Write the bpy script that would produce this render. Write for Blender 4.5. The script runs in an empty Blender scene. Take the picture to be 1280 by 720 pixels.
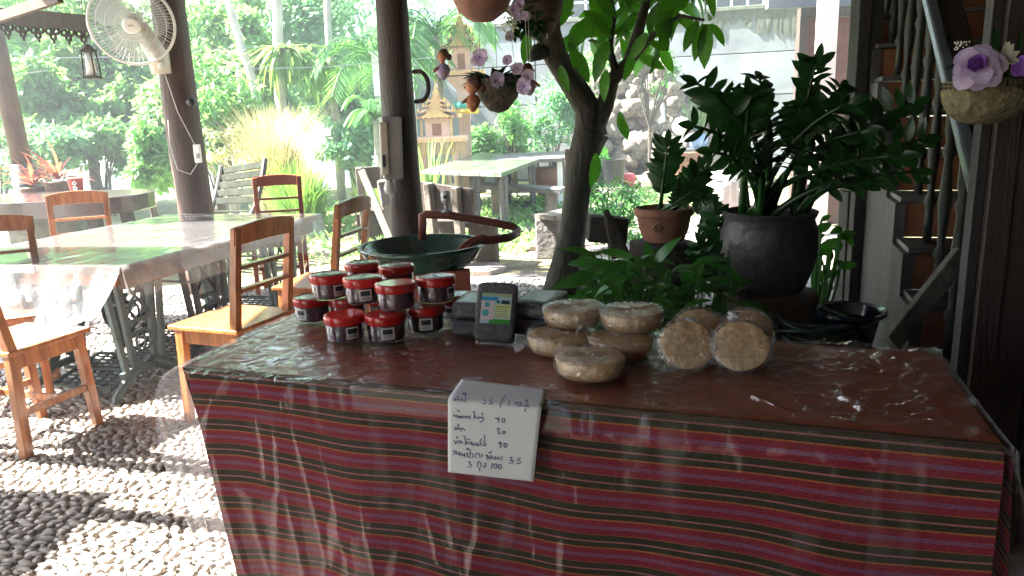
import bpy, bmesh, math, random
from mathutils import Vector, Matrix, Euler, noise
random.seed(7)
R = math.radians
sc = bpy.context.scene
C = sc.collection
# ------------------------------------------------------------------ camera, world, sun, exposure
FOC, PITCH, ROLL, EYE = 925.0, 13.0, -2.3, 1.42
fw = Vector((0, math.cos(R(PITCH)), -math.sin(R(PITCH))))
ri = Vector((1, 0, 0)); up = ri.cross(fw)
ri2 = ri*math.cos(R(ROLL)) + up*math.sin(R(ROLL))
up2 = up*math.cos(R(ROLL)) - ri*math.sin(R(ROLL))
cd = bpy.data.cameras.new('camera'); cam = bpy.data.objects.new('camera', cd); C.objects.link(cam)
m = Matrix((ri2, up2, -fw)).transposed().to_4x4(); m.translation = Vector((0, 0, EYE)); cam.matrix_world = m
cd.sensor_width = 36; cd.lens = 36*FOC/1280; cd.clip_end = 1000; cd.clip_start = .05
sc.camera = cam
SUN_EL, SUN_AZ = 45.0, 94.0          # travel direction of the light: towards +x, a touch towards the camera
w = bpy.data.worlds.new('World'); sc.world = w; w.use_nodes = True
nt = w.node_tree; bgn = nt.nodes['Background']
sky = nt.nodes.new('ShaderNodeTexSky'); sky.sky_type = 'NISHITA'; sky.sun_disc = False
sky.sun_elevation = R(SUN_EL); sky.sun_rotation = R(-84); sky.air_density = 1.0; sky.dust_density = 2.0; sky.ozone_density = 1
nt.links.new(sky.outputs[0], bgn.inputs[0]); bgn.inputs[1].default_value = .058
ld = bpy.data.lights.new('sun', 'SUN'); ld.energy = 5; ld.angle = R(.6); ld.color = (1, .95, .86)
sun = bpy.data.objects.new('sun', ld); C.objects.link(sun)
tr = Vector((math.cos(R(45))*.995, -math.cos(R(45))*.10, -math.sin(R(45))))
sun.rotation_euler = tr.to_track_quat('-Z', 'Y').to_euler()
sc.view_settings.view_transform = 'Standard'; sc.view_settings.look = 'None'; sc.view_settings.gamma = 1
sc.view_settings.exposure = 3.85
try:
    sc.cycles.max_bounces = 10; sc.cycles.transparent_max_bounces = 24; sc.cycles.diffuse_bounces = 4
    sc.cycles.caustics_reflective = False; sc.cycles.caustics_refractive = False; sc.cycles.sample_clamp_indirect = 6
except Exception: pass

# ------------------------------------------------------------------ measuring: sight line of a spot in the photograph
def ray(px, py): return fw + ri2*((px-640)/FOC) + up2*((360-py)/FOC)
def G(px, py, z=0.0):
    d = ray(px, py); t = (z-EYE)/d.z; return Vector((0, 0, EYE)) + d*t
def Y(px, py, y):
    d = ray(px, py); t = y/d.y; return Vector((0, 0, EYE)) + d*t
def PL(px, py, p0, n):
    d = ray(px, py); o = Vector((0, 0, EYE)); t = (p0-o).dot(n)/d.dot(n); return o + d*t

# ------------------------------------------------------------------ materials
MATS = {}
def mat(name, c1, c2=None, scale=8, rough=.6, bump=0, bscale=None, metal=0, spec=.5, stretch=None, trans=0, coat=0, detail=6, c3=None, transl=0, alpha=1):
    if name in MATS: return MATS[name]
    m = bpy.data.materials.new(name); m.use_nodes = True; t = m.node_tree; p = t.nodes['Principled BSDF']
    p.inputs['Roughness'].default_value = rough; p.inputs['Metallic'].default_value = metal
    p.inputs['Specular IOR Level'].default_value = spec; p.inputs['Coat Weight'].default_value = coat; p.inputs['Coat Roughness'].default_value = .08
    p.inputs['Transmission Weight'].default_value = trans
    p.inputs['Alpha'].default_value = alpha
    tc = t.nodes.new('ShaderNodeTexCoord'); mp = t.nodes.new('ShaderNodeMapping'); t.links.new(tc.outputs['Object'], mp.inputs[0])
    if stretch: mp.inputs['Scale'].default_value = stretch
    if c2 is not None:
        n = t.nodes.new('ShaderNodeTexNoise'); n.inputs['Scale'].default_value = scale; n.inputs['Detail'].default_value = detail; n.inputs['Roughness'].default_value = .65
        t.links.new(mp.outputs[0], n.inputs[0])
        r = t.nodes.new('ShaderNodeValToRGB'); r.color_ramp.elements[0].position = .32; r.color_ramp.elements[1].position = .68
        r.color_ramp.elements[0].color = (*c1, 1); r.color_ramp.elements[1].color = (*c2, 1)
        if c3:
            e = r.color_ramp.elements.new(.5); e.color = (*c3, 1)
        oi = t.nodes.new('ShaderNodeObjectInfo'); hs = t.nodes.new('ShaderNodeHueSaturation')
        mr = t.nodes.new('ShaderNodeMapRange'); mr.inputs['To Min'].default_value = .78; mr.inputs['To Max'].default_value = 1.22
        t.links.new(oi.outputs['Random'], mr.inputs['Value']); t.links.new(mr.outputs[0], hs.inputs['Value'])
        t.links.new(n.outputs[0], r.inputs[0]); t.links.new(r.outputs[0], hs.inputs['Color']); t.links.new(hs.outputs[0], p.inputs['Base Color'])
        rr = t.nodes.new('ShaderNodeMapRange'); rr.inputs['To Min'].default_value = max(.02, rough-.1); rr.inputs['To Max'].default_value = min(1, rough+.12)
        t.links.new(n.outputs[0], rr.inputs['Value']); t.links.new(rr.outputs[0], p.inputs['Roughness'])
    else: p.inputs['Base Color'].default_value = (*c1, 1)
    if bump:
        n2 = t.nodes.new('ShaderNodeTexNoise'); n2.inputs['Scale'].default_value = bscale or scale*3; n2.inputs['Detail'].default_value = 5
        t.links.new(mp.outputs[0], n2.inputs[0]); b = t.nodes.new('ShaderNodeBump'); b.inputs['Strength'].default_value = bump; b.inputs['Distance'].default_value = .02
        t.links.new(n2.outputs[0], b.inputs['Height']); t.links.new(b.outputs[0], p.inputs['Normal'])
    if transl:
        out = t.nodes['Material Output']; tl = t.nodes.new('ShaderNodeBsdfTranslucent'); mx = t.nodes.new('ShaderNodeMixShader')
        mx.inputs[0].default_value = transl
        cs = p.inputs['Base Color']
        if cs.is_linked:
            g = t.nodes.new('ShaderNodeMix'); g.data_type = 'RGBA'; g.blend_type = 'MULTIPLY'; g.inputs['Factor'].default_value = 1
            t.links.new(cs.links[0].from_socket, g.inputs['A']); g.inputs['B'].default_value = (1.5, 1.6, .7, 1); t.links.new(g.outputs['Result'], tl.inputs[0])
        else: tl.inputs[0].default_value = (*c1, 1)
        t.links.new(p.outputs[0], mx.inputs[1]); t.links.new(tl.outputs[0], mx.inputs[2]); t.links.new(mx.outputs[0], out.inputs[0])
    MATS[name] = m; return m
def plastic(name, gloss=.12, milk=.06, rough=.12, bs=40, bd=.004, tint=(.97, .98, 1), ridge=False, bstr=1.0, streak=0, ss=(7, 7, 2.2)):
    m = bpy.data.materials.new(name); m.use_nodes = True; t = m.node_tree; t.nodes.remove(t.nodes['Principled BSDF']); out = t.nodes['Material Output']
    tp = t.nodes.new('ShaderNodeBsdfTransparent'); tp.inputs[0].default_value = (*tint, 1)
    gl = t.nodes.new('ShaderNodeBsdfGlossy'); gl.inputs['Roughness'].default_value = rough
    df = t.nodes.new('ShaderNodeBsdfDiffuse'); df.inputs[0].default_value = (.8, .82, .85, 1)
    tl = t.nodes.new('ShaderNodeBsdfTranslucent'); tl.inputs[0].default_value = (.8, .82, .85, 1)
    dm = t.nodes.new('ShaderNodeMixShader'); t.links.new(df.outputs[0], dm.inputs[1]); t.links.new(tl.outputs[0], dm.inputs[2])
    fr = t.nodes.new('ShaderNodeLayerWeight'); fr.inputs[0].default_value = .5
    pw = t.nodes.new('ShaderNodeMath'); pw.operation = 'POWER'; pw.inputs[1].default_value = 4
    ad = t.nodes.new('ShaderNodeMath'); ad.operation = 'MULTIPLY_ADD'; ad.inputs[1].default_value = .6; ad.inputs[2].default_value = gloss; ad.use_clamp = True
    t.links.new(fr.outputs['Facing'], pw.inputs[0]); t.links.new(pw.outputs[0], ad.inputs[0])
    m1 = t.nodes.new('ShaderNodeMixShader'); m1.inputs[0].default_value = milk; t.links.new(tp.outputs[0], m1.inputs[1]); t.links.new(dm.outputs[0], m1.inputs[2])
    m2 = t.nodes.new('ShaderNodeMixShader'); t.links.new(ad.outputs[0], m2.inputs[0])
    t.links.new(m1.outputs[0], m2.inputs[1]); t.links.new(gl.outputs[0], m2.inputs[2]); t.links.new(m2.outputs[0], out.inputs[0])
    if streak:      # cloudy streaks paint whitish glare into the film
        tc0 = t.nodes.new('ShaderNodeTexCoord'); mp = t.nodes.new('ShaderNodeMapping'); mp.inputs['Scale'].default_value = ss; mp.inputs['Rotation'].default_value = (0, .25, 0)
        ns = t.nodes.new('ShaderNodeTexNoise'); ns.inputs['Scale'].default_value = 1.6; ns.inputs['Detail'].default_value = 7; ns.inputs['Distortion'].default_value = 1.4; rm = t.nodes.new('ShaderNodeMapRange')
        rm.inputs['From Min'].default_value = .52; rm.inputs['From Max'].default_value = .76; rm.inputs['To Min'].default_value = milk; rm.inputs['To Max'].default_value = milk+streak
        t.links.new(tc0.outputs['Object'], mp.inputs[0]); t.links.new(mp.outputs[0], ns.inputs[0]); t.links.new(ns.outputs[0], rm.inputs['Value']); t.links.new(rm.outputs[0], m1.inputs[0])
    tc = t.nodes.new('ShaderNodeTexCoord'); n = t.nodes.new('ShaderNodeTexNoise'); n.inputs['Scale'].default_value = bs; n.inputs['Detail'].default_value = 4; n.inputs['Distortion'].default_value = 1.2
    if ridge: n.noise_type = 'RIDGED_MULTIFRACTAL' if hasattr(n, 'noise_type') else n.noise_type
    t.links.new(tc.outputs['Object'], n.inputs[0]); b = t.nodes.new('ShaderNodeBump'); b.inputs['Distance'].default_value = bd; b.inputs['Strength'].default_value = bstr
    t.links.new(n.outputs[0], b.inputs['Height']); t.links.new(b.outputs[0], gl.inputs['Normal']); t.links.new(b.outputs[0], fr.inputs['Normal'])
    MATS[name] = m; return m

WOODO = mat('varnished orange teak', (.17, .05, .012), (.48, .19, .055), 7, .38, .25, 40, stretch=(5, 5, .5), coat=.45, c3=(.33, .11, .028), detail=8)
WOODR = mat('reddish brown varnished wood', (.15, .035, .02), (.26, .07, .035), 5, .35, .15, 30, stretch=(3, 3, .6), coat=.2)
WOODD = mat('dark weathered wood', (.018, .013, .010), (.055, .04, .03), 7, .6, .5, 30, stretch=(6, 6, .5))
WOODG = mat('grey weathered wood', (.08, .068, .055), (.2, .175, .145), 6, .8, .6, 30, stretch=(4, 4, 1))
POSTM = mat('brown painted log', (.035, .018, .013), (.085, .046, .034), 5, .6, .4, 18, stretch=(3, 3, .7))
POSTD = mat('dark brown log', (.016, .010, .008), (.045, .027, .021), 6, .6, .5, 25, stretch=(4, 4, .7))
SLATE = mat('dark green grey slat wood', (.012, .015, .01), (.035, .04, .028), 6, .85, .3, 30, spec=.12)
IRON = mat('green grey painted cast iron', (.045, .07, .07), (.09, .12, .12), 12, .4, .2, 60, spec=.5)
IRONB = mat('black cast iron', (.015, .016, .018), (.04, .04, .045), 12, .45, .2, 60)
BASIN = mat('dark green glazed plastic', (.012, .06, .045), (.02, .085, .065), 5, .25, 0, coat=.4)
PIPE = mat('red brown painted pipe', (.16, .04, .028), (.27, .085, .06), 9, .5, .3, 30)
TERRA = mat('terracotta', (.2, .085, .05), (.33, .15, .09), 7, .8, .3, 30)
TERRAD = mat('dark moss stained terracotta', (.075, .038, .026), (.15, .07, .045), 7, .8, .4, 30)
POTG = mat('dark grey glazed clay', (.02, .019, .022), (.06, .055, .06), 4, .5, .4, 25, c3=(.03, .028, .03))
CLAYD = mat('dark brown clay stump', (.05, .035, .025), (.11, .075, .055), 6, .85, .8, 20)
BARK = mat('grey brown bark', (.03, .022, .015), (.09, .07, .05), 9, .9, 1, 22, stretch=(2, 2, .7))
BARKP = mat('pale bark', (.3, .27, .23), (.5, .46, .4), 6, .9, .5, 18)
PEB = mat('river pebble grey brown', (.15, .13, .115), (.44, .395, .35), 9, .5, .25, 50, c3=(.28, .25, .22))
MORT = mat('pebble mortar', (.17, .145, .125), (.29, .255, .22), 18, .9, .8, 60)
SOIL = mat('garden soil and leaf litter', (.10, .075, .05), (.3, .25, .18), 3, .95, .8, 20, c3=(.16, .14, .07))
LAWN = mat('sandy lawn ground', (.12, .14, .05), (.34, .31, .22), 1.2, .95, .6, 12, c3=(.2, .2, .1))
PAVE = mat('pinkish paving stone', (.24, .19, .17), (.42, .36, .33), 5, .8, .4, 30)
STONE = mat('rough garden rock', (.09, .07, .055), (.34, .29, .24), 3, .9, 1, 14, c3=(.2, .165, .135))
WALLM = mat('grey painted garden wall', (.10, .11, .125), (.19, .205, .22), 1.2, .85, .15, 20, c3=(.14, .155, .17))
MOSS = mat('black green mildew', (.05, .06, .045), (.12, .13, .1), 9, .95, .3, 20)
WHITE = mat('white paint', (.72, .72, .72), (.8, .8, .79), 3, .6)
WHITEP = mat('white plastic', (.6, .6, .57), (.7, .7, .66), 3, .35)
CREAM = mat('cream aged plastic', (.6, .57, .48), (.68, .65, .56), 3, .35)
GREYP = mat('grey plastic box', (.24, .25, .26), (.33, .34, .35), 4, .4)
BLACK = mat('black plastic', (.012, .012, .014), None, rough=.4)
CONC = mat('weathered concrete', (.09, .085, .08), (.2, .19, .185), 6, .9, .6, 25)
GOLDP = mat('pink and gold spirit house paint', (.6, .36, .28), (.74, .5, .4), 6, .6)
GOLD = mat('yellow gold trim', (.55, .3, .1), (.68, .45, .2), 8, .5)
TILER = mat('orange brown ceramic tile', (.16, .055, .025), (.26, .1, .045), 9, .3, .1, 20, coat=.3)
STRING = mat('stringer grey plaster', (.04, .034, .034), (.085, .072, .07), 4, .7, .3, 25)
ROOFM = mat('roof tile underside', (.1, .07, .05), (.17, .12, .09), 5, .85, .4, 20)
GRILL = mat('steel grille blue grey', (.3, .33, .37), None, rough=.4, metal=.3)
RED = mat('red plastic lid', (.55, .012, .012), (.62, .02, .015), 3, .28, 0, coat=.5)
PASTE = mat('purple brown shrimp paste', (.07, .032, .05), (.11, .06, .08), 30, .25, .1, 60, coat=.6)
SUGAR = mat('tan palm sugar', (.54, .32, .13), (.76, .54, .28), 22, .7, .45, 60, c3=(.66, .43, .2), detail=9)
LABELW = mat('white printed label', (.75, .75, .74), None, rough=.5)
BLUEK = mat('dark label ink', (.02, .03, .05), None, rough=.5)
PAPER = mat('white note paper', (.7, .72, .76), (.76, .78, .81), 6, .8, .1, 10, transl=.12)
INK = mat('blue pen ink', (.008, .012, .16), None, rough=.6)
MAUVE = mat('mauve silk petals', (.40, .29, .56), (.60, .50, .72), 20, .7, transl=.25)
PURP = mat('deep violet silk petals', (.22, .07, .5), (.32, .13, .6), 20, .7, transl=.2)
SILVER = mat('pale silver leaf', (.5, .52, .5), (.65, .66, .62), 20, .7, transl=.2)
COIR = mat('woven coir basket', (.1, .09, .05), (.24, .21, .12), 26, .9, 1, 50)
HAIR = mat('dark brown clay hair', (.05, .02, .012), (.1, .04, .025), 20, .5)
SKINC = mat('orange brown clay', (.3, .11, .05), (.42, .18, .09), 12, .6)
LILAC = mat('lilac glazed clay', (.4, .3, .5), (.5, .4, .6), 12, .5)
L_DARK = mat('dark glossy leaf', (.008, .045, .010), (.02, .085, .02), 9, .22, .1, 30, spec=.6, transl=.15)
L_TREE = mat('large green tree leaf', (.03, .12, .012), (.06, .2, .02), 7, .38, .1, 30, transl=.45)
L_MID = mat('mid green leaf', (.03, .14, .02), (.07, .24, .035), 7, .45, transl=.3)
L_BG = mat('bright garden leaf', (.10, .24, .10), (.26, .42, .2), 1.2, .5, transl=.5, c3=(.16, .33, .15))
L_BG2 = mat('bluish garden leaf', (.09, .23, .16), (.2, .38, .27), 1.2, .5, transl=.5)
L_PALM = mat('palm frond green', (.06, .18, .07), (.15, .33, .13), 5, .45, transl=.45)
L_GRASS = mat('dry straw grass', (.42, .26, .22), (.62, .54, .47), 4, .8, transl=.3, c3=(.34, .32, .22))
L_BROM = mat('red purple bromeliad leaf', (.16, .03, .06), (.38, .12, .1), 6, .45, transl=.35)
L_FERN = mat('yellow green fern', (.1, .2, .06), (.2, .34, .12), 6, .6, transl=.45)
L_WHITE = mat('pale cream blossom', (.6, .58, .45), (.75, .73, .6), 6, .7, transl=.4)
WATER = mat('river water', (.12, .2, .22), (.2, .28, .3), .6, .08, .1, 3)
GLASSL = mat('lantern glass', (.7, .72, .7), None, rough=.15, trans=.6)
BLADE = mat('smoky translucent fan blade', (.55, .6, .62), None, rough=.25, alpha=.42)
DRESS = plastic('clear table plastic', .17, .02, .07, 11, .016, bstr=1, streak=.10)
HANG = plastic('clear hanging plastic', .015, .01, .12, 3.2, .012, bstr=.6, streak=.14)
HANGM = plastic('cloudy hanging plastic', .06, .16, .2, 12, .012)
HANGL = plastic('dusty hanging plastic', .08, .26, .2, 10, .01)
WRAP = plastic('crinkled food wrap', .15, .03, .1, 60, .012, streak=.42, ss=(34, 34, 26))  # whitish streaks paint highlights onto the crinkled film
JARP = plastic('clear jar wall', .05, .02, .06, 5, .0005)
TABLEPL = plastic('glossy cover over varnished top', .42, .32, .10, 9, .006, bstr=.5)

# ------------------------------------------------------------------ mesh builder
ORG = {}
class B:
    def __init__(s): s.v = []; s.f = []; s.uv = None
    def add(s, vs, fs):
        k = len(s.v); s.v += [Vector(v) for v in vs]; s.f += [tuple(i+k for i in f) for f in fs]; return s
    def box(s, c, d, rot=None):
        c = Vector(c); h = Vector(d)/2; M = rot if rot is not None else Matrix.Identity(3)
        vs = [c + M @ Vector((x*h.x, y*h.y, z*h.z)) for x in (-1, 1) for y in (-1, 1) for z in (-1, 1)]
        return s.add(vs, [(0, 1, 3, 2), (4, 6, 7, 5), (0, 4, 5, 1), (2, 3, 7, 6), (0, 2, 6, 4), (1, 5, 7, 3)])
    def bar(s, a, b, wd, th, ref=(0, 0, 1), taper=1):
        a = Vector(a); b = Vector(b); d = (b-a).normalized(); x = d.cross(Vector(ref))
        if x.length < 1e-4: x = d.cross(Vector((0, 1, 0)))
        x.normalize(); y = x.cross(d).normalized(); vs = []
        for p, k in ((a, 1), (b, taper)):
            for i, j in ((-1, -1), (1, -1), (1, 1), (-1, 1)): vs.append(p + x*(wd/2*i*k) + y*(th/2*j*k))
        return s.add(vs, [(3, 2, 1, 0), (4, 5, 6, 7), (0, 1, 5, 4), (1, 2, 6, 5), (2, 3, 7, 6), (3, 0, 4, 7)])
    def tube(s, pts, r, n=8, cap=True, jit=0):
        pts = [Vector(p) for p in pts]; N = len(pts); rs = r if hasattr(r, '__len__') else [r]*N
        ref = None; vs = []
        for i, p in enumerate(pts):
            d = (pts[min(i+1, N-1)] - pts[max(i-1, 0)])
            if d.length < 1e-9: d = Vector((0, 0, 1))
            d.normalize()
            if ref is None: ref = d.orthogonal().normalized()
            x = (ref - d*ref.dot(d)); x = x.normalized() if x.length > 1e-6 else d.orthogonal().normalized(); ref = x; y = d.cross(x)
            for k in range(n):
                a = 2*math.pi*k/n; q = rs[i]*(1+(random.uniform(-jit, jit) if jit else 0)); vs.append(p + x*(math.cos(a)*q) + y*(math.sin(a)*q))
        fs = [(i*n+k, i*n+(k+1) % n, (i+1)*n+(k+1) % n, (i+1)*n+k) for i in range(N-1) for k in range(n)]
        if cap: fs += [tuple(range(n-1, -1, -1)), tuple((N-1)*n+k for k in range(n))]
        return s.add(vs, fs)
    def ring(s, c, ax, rad, r, n=32, m=6):
        ax = Vector(ax).normalized(); x = ax.orthogonal().normalized(); y = ax.cross(x); c = Vector(c); vs = []
        for i in range(n):
            a = 2*math.pi*i/n; d = x*math.cos(a)+y*math.sin(a)
            for k in range(m):
                b = 2*math.pi*k/m; vs.append(c + d*(rad+r*math.cos(b)) + ax*(r*math.sin(b)))
        return s.add(vs, [(i*m+k, ((i+1) % n)*m+k, ((i+1) % n)*m+(k+1) % m, i*m+(k+1) % m) for i in range(n) for k in range(m)])
    def lathe(s, prof, c=(0, 0, 0), n=32, M=None, wob=0):
        c = Vector(c); vs = []; M = M if M is not None else Matrix.Identity(3)
        for j, (r, z) in enumerate(prof):
            for k in range(n):
                a = 2*math.pi*k/n; q = r*(1+(wob*noise.noise(Vector((math.cos(a)*2, math.sin(a)*2, z*20+7*c.x))) if wob else 0))
                vs.append(c + M @ Vector((q*math.cos(a), q*math.sin(a), z)))
        fs = [(j*n+k, j*n+(k+1) % n, (j+1)*n+(k+1) % n, (j+1)*n+k) for j in range(len(prof)-1) for k in range(n)]
        if prof[0][0] > 1e-5: fs.append(tuple(range(n-1, -1, -1)))
        if prof[-1][0] > 1e-5: fs.append(tuple((len(prof)-1)*n+k for k in range(n)))
        return s.add(vs, fs)
    def blob(s, c, r, sub=1, amp=.2, fr=1.5, seed=0, M=None):
        bm = bmesh.new(); bmesh.ops.create_icosphere(bm, subdivisions=sub, radius=1); r = Vector(r); c = Vector(c); vs = []
        for v in bm.verts:
            q = v.co*(1+amp*noise.noise(v.co*fr+Vector((seed*3.1, seed, 5)))); q = Vector((q.x*r.x, q.y*r.y, q.z*r.z)); vs.append(c + (M @ q if M is not None else q))
        fs = [tuple(v.index for v in f.verts) for f in bm.faces]; bm.free(); return s.add(vs, fs)
    def poly(s, pts, nrm, th):                 # a flat outline with real thickness
        pts = [Vector(p) for p in pts]; o = Vector(nrm).normalized()*th; n = len(pts)
        return s.add(pts+[p+o for p in pts], [tuple(range(n-1, -1, -1)), tuple(range(n, 2*n))]+[(i, (i+1) % n, n+(i+1) % n, n+i) for i in range(n)])
    def grid(s, fn, nu, nv):
        vs = [fn(i/nu, j/nv) for j in range(nv+1) for i in range(nu+1)]
        return s.add(vs, [(j*(nu+1)+i, j*(nu+1)+i+1, (j+1)*(nu+1)+i+1, (j+1)*(nu+1)+i) for j in range(nv) for i in range(nu)])
    def leaf(s, p, d, n, L, W, seg=4, droop=.25, fold=.18):
        p = Vector(p); d = Vector(d).normalized(); n = Vector(n); x = d.cross(n)
        x = x.normalized() if x.length > 1e-5 else d.orthogonal().normalized(); n = x.cross(d).normalized(); vs = []
        for i in range(seg+1):
            t = i/seg; wd = W/2*(math.sin(math.pi*min(1, (t*.93+.05)))**.75)*(1.05-.25*t); c = p + d*(L*t*(1-.1*droop*t)) - n*(droop*L*t*t)
            if i == seg: wd = .001
            vs += [c - x*wd + n*(wd*fold*2), c, c + x*wd + n*(wd*fold*2)]
        fs = []
        for i in range(seg): k = i*3; fs += [(k, k+1, k+4, k+3), (k+1, k+2, k+5, k+4)]
        return s.add(vs, fs)
    def petal(s, p, d, n, L, W, seg=6, droop=.2, cup=.12):
        p = Vector(p); d = Vector(d).normalized(); n = Vector(n); x = d.cross(n); x = x.normalized() if x.length > 1e-5 else d.orthogonal().normalized(); n = x.cross(d).normalized(); vs = []
        for i in range(seg+1):
            t = .02+.97*i/seg; wd = W/2*math.sqrt(max(0, 1-(2*t-1)**2))**.8*(.75+.35*t); c = p+d*(L*t)-n*(droop*L*t*t*t); rf_ = math.sin(i*2.3+L*900)*.03*L
            vs += [c-x*wd+n*(wd*cup*2+rf_), c-x*wd*.5+n*wd*cup*.5, c, c+x*wd*.5+n*wd*cup*.5, c+x*wd+n*(wd*cup*2-rf_)]
        return s.add(vs, [(i*5+j, i*5+j+1, (i+1)*5+j+1, (i+1)*5+j) for i in range(seg) for j in range(4)])
    def quadleaf(s, p, d, n, L, W):
        x = d.cross(n); x = x.normalized() if x.length > 1e-5 else d.orthogonal()
        return s.add([p, p+d*(L*.45)+x*(W/2), p+d*L, p+d*(L*.45)-x*(W/2)], [(0, 1, 2, 3)])
    def mesh(s, name, m=None, off=(0, 0, 0), smooth=False):
        me = bpy.data.meshes.new(name); o = Vector(off); me.from_pydata([v-o for v in s.v], [], s.f)
        if m is not None: me.materials.append(m)
        if smooth: me.polygons.foreach_set('use_smooth', [True]*len(me.polygons))
        me.update(); return me
    def build(s, name, m, parent=None, smooth=False, bev=0, label=None, kind=None, autos=None, loc=None):
        root = parent; off = ORG.get(parent.name, Vector((0, 0, 0))) if parent is not None else (Vector(loc) if loc is not None else Vector((0, 0, 0)))
        me = s.mesh(name, m, off, smooth); o = bpy.data.objects.new(name, me); C.objects.link(o)
        if parent is not None: o.parent = parent; ORG[o.name] = off
        elif loc is not None: o.location = loc; ORG[o.name] = off
        if bev:
            b = o.modifiers.new('bevel', 'BEVEL'); b.width = bev; b.segments = 2; b.limit_method = 'ANGLE'; b.angle_limit = R(40)
        if autos:
            try: me.set_sharp_from_angle(angle=R(autos))
            except Exception: pass
        if label: o['label'] = label
        if kind: o['kind'] = kind
        return o
def tag(o, label, cat, group=None, kind=None):
    o['label'] = label; o['category'] = cat
    if group: o['group'] = group
    if kind: o['kind'] = kind
    return o
def thing(name, label, cat, loc=(0, 0, 0), group=None):
    o = bpy.data.objects.new(name, None); o.empty_display_size = .1; C.objects.link(o); o.location = loc; ORG[o.name] = Vector(loc); return tag(o, label, cat, group)
def dup(root, loc, rotz=0, label=None, group=None, scale=None, rot=None):
    r = root.copy(); C.objects.link(r); r.location = loc; r.rotation_euler = rot if rot is not None else (0, 0, rotz)
    if scale: r.scale = (scale,)*3 if not hasattr(scale, '__len__') else scale
    if label: r['label'] = label
    if group: r['group'] = group
    def rec(a, b):
        for ch in a.children:
            c = ch.copy(); C.objects.link(c); c.parent = b; rec(ch, c)
    rec(root, r); return r
def inst(me, name, parent, M, label=None):      # one object sharing mesh data, M in world space
    o = bpy.data.objects.new(name, me); C.objects.link(o)
    if parent is not None:
        o.parent = parent; M = Matrix.Translation(-ORG.get(parent.name, Vector((0, 0, 0)))) @ M
    o.matrix_local = M; return o
def rnd(a, b): return random.uniform(a, b)
def rv(): 
    while True:
        v = Vector((rnd(-1, 1), rnd(-1, 1), rnd(-1, 1)))
        if .05 < v.length < 1: return v
def frame(d, n):                                # columns: x side, y along, z normal
    d = Vector(d).normalized(); x = d.cross(Vector(n)); x = x.normalized() if x.length > 1e-5 else d.orthogonal().normalized(); n = x.cross(d)
    return Matrix((x, d, n)).transposed()
def leafmesh(name, m, L=1, W=.45, seg=4, droop=.25, fold=.18): return B().leaf((0, 0, 0), (0, 1, 0), (0, 0, 1), L, W, seg, droop, fold).mesh(name, m, smooth=True)
def put_leaf(me, parent, p, d, n, L, name='leaf', wk=1):
    M = Matrix.Translation(p) @ frame(d, n).to_4x4() @ Matrix.Diagonal((L*wk, L, L, 1)); return inst(me, name, parent, M)
def bez(a, b, c, n=10):
    a, b, c = Vector(a), Vector(b), Vector(c); return [a*(1-t)**2+b*2*t*(1-t)+c*t*t for t in (i/n for i in range(n+1))]
# ================================================================== SETTING
def struct(o, par=None): o['kind'] = 'structure'; return o
g = B(); N = 60
def gr(u, v):
    x = -150+300*u; y = -60+260*v; return Vector((x, y, 0))
g.grid(gr, 30, 26); ground = struct(g.build('ground', LAWN))
rv_ = B(); rv_.grid(lambda u, v: Vector((-90+88.6*u + (2.0*math.sin(v*3) if u > .9 else 0), 17+24*v, .006)), 20, 8); river = struct(rv_.build('river', WATER))
# pebble patio: mortar bed, pebbles on edge set in rows
P0, P1 = (-9.0, -4.0), (5.2, 6.7)
pt = B(); pt.grid(lambda u, v: Vector((P0[0]+(P1[0]-P0[0])*u, P0[1]+(P1[1]-P0[1])*v, .006+.004*noise.noise(Vector((u*60, v*60, 0))))), 90, 80)
patio = struct(pt.build('patio', MORT)); ORG['patio'] = Vector((0, 0, 0))
pm = [B().blob((0, 0, 0), (1, 1, 1), 1, .35, 1.3, s).mesh('pebble', PEB, smooth=True) for s in range(10)]
pmv = [[v.co.copy() for v in me.vertices] for me in pm]; pmf = [[tuple(p.vertices) for p in me.polygons] for me in pm]
sites = []
y = 1.75; row = 0
while y < 6.4:
    k = 1 if y < 3.9 else 1.25
    x = -4.6 if y < 4 else -5.2
    xe = min(-.55, -.55+.0*y) if y < 3.2 else 1.6
    while x < xe:
        L = (rnd(.022, .05) if random.random() < .6 else rnd(.045, .08))*k; wd = rnd(.016, .030)*k
        sites.append((x+L/2, y+rnd(-.006, .006)+.012*math.sin(x*5+y*3), L, wd)); x += L*.93+rnd(.0, .008)
    y += .0235*k; row += 1
def infront(x, y):
    v = Vector((x, y, 0))-Vector((0, 0, EYE)); k = v.dot(fw)
    if k < .1: return None
    return (640+FOC*v.dot(ri2)/k, 360-FOC*v.dot(up2)/k, k)
vis = []
for i, (x, y, L, wd) in enumerate(sites):
    q = infront(x, y)
    if q and -10 < q[0] < 300 and q[1] < 735 and not (q[0] > 215 and q[1] > 470 and x > -1.0): vis.append((q[2]/L, i))
vis.sort(); near = set(i for _, i in vis[:300])
rest = B()
for i, (x, y, L, wd) in enumerate(sites):
    q = infront(x, y)
    if q is None or q[0] < -160: continue
    s = random.randrange(10); rot = Euler((rnd(-.3, .3), rnd(-.25, .25), rnd(-.35, .35)-.2)).to_matrix()
    sc3 = (L*.53, wd*.62, rnd(.009, .016)); z = .011+rnd(-.003, .003)
    if i in near:
        M = Matrix.Translation((x, y, z)) @ rot.to_4x4() @ Matrix.Diagonal((*sc3, 1)); inst(pm[s], 'pebble', patio, M)
    else:
        rest.add([rot @ Vector((c.x*sc3[0], c.y*sc3[1], c.z*sc3[2])) + Vector((x, y, z)) for c in pmv[s]], pmf[s])
rest.build('pebble_field', PEB, patio, smooth=True, kind='stuff')
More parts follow.
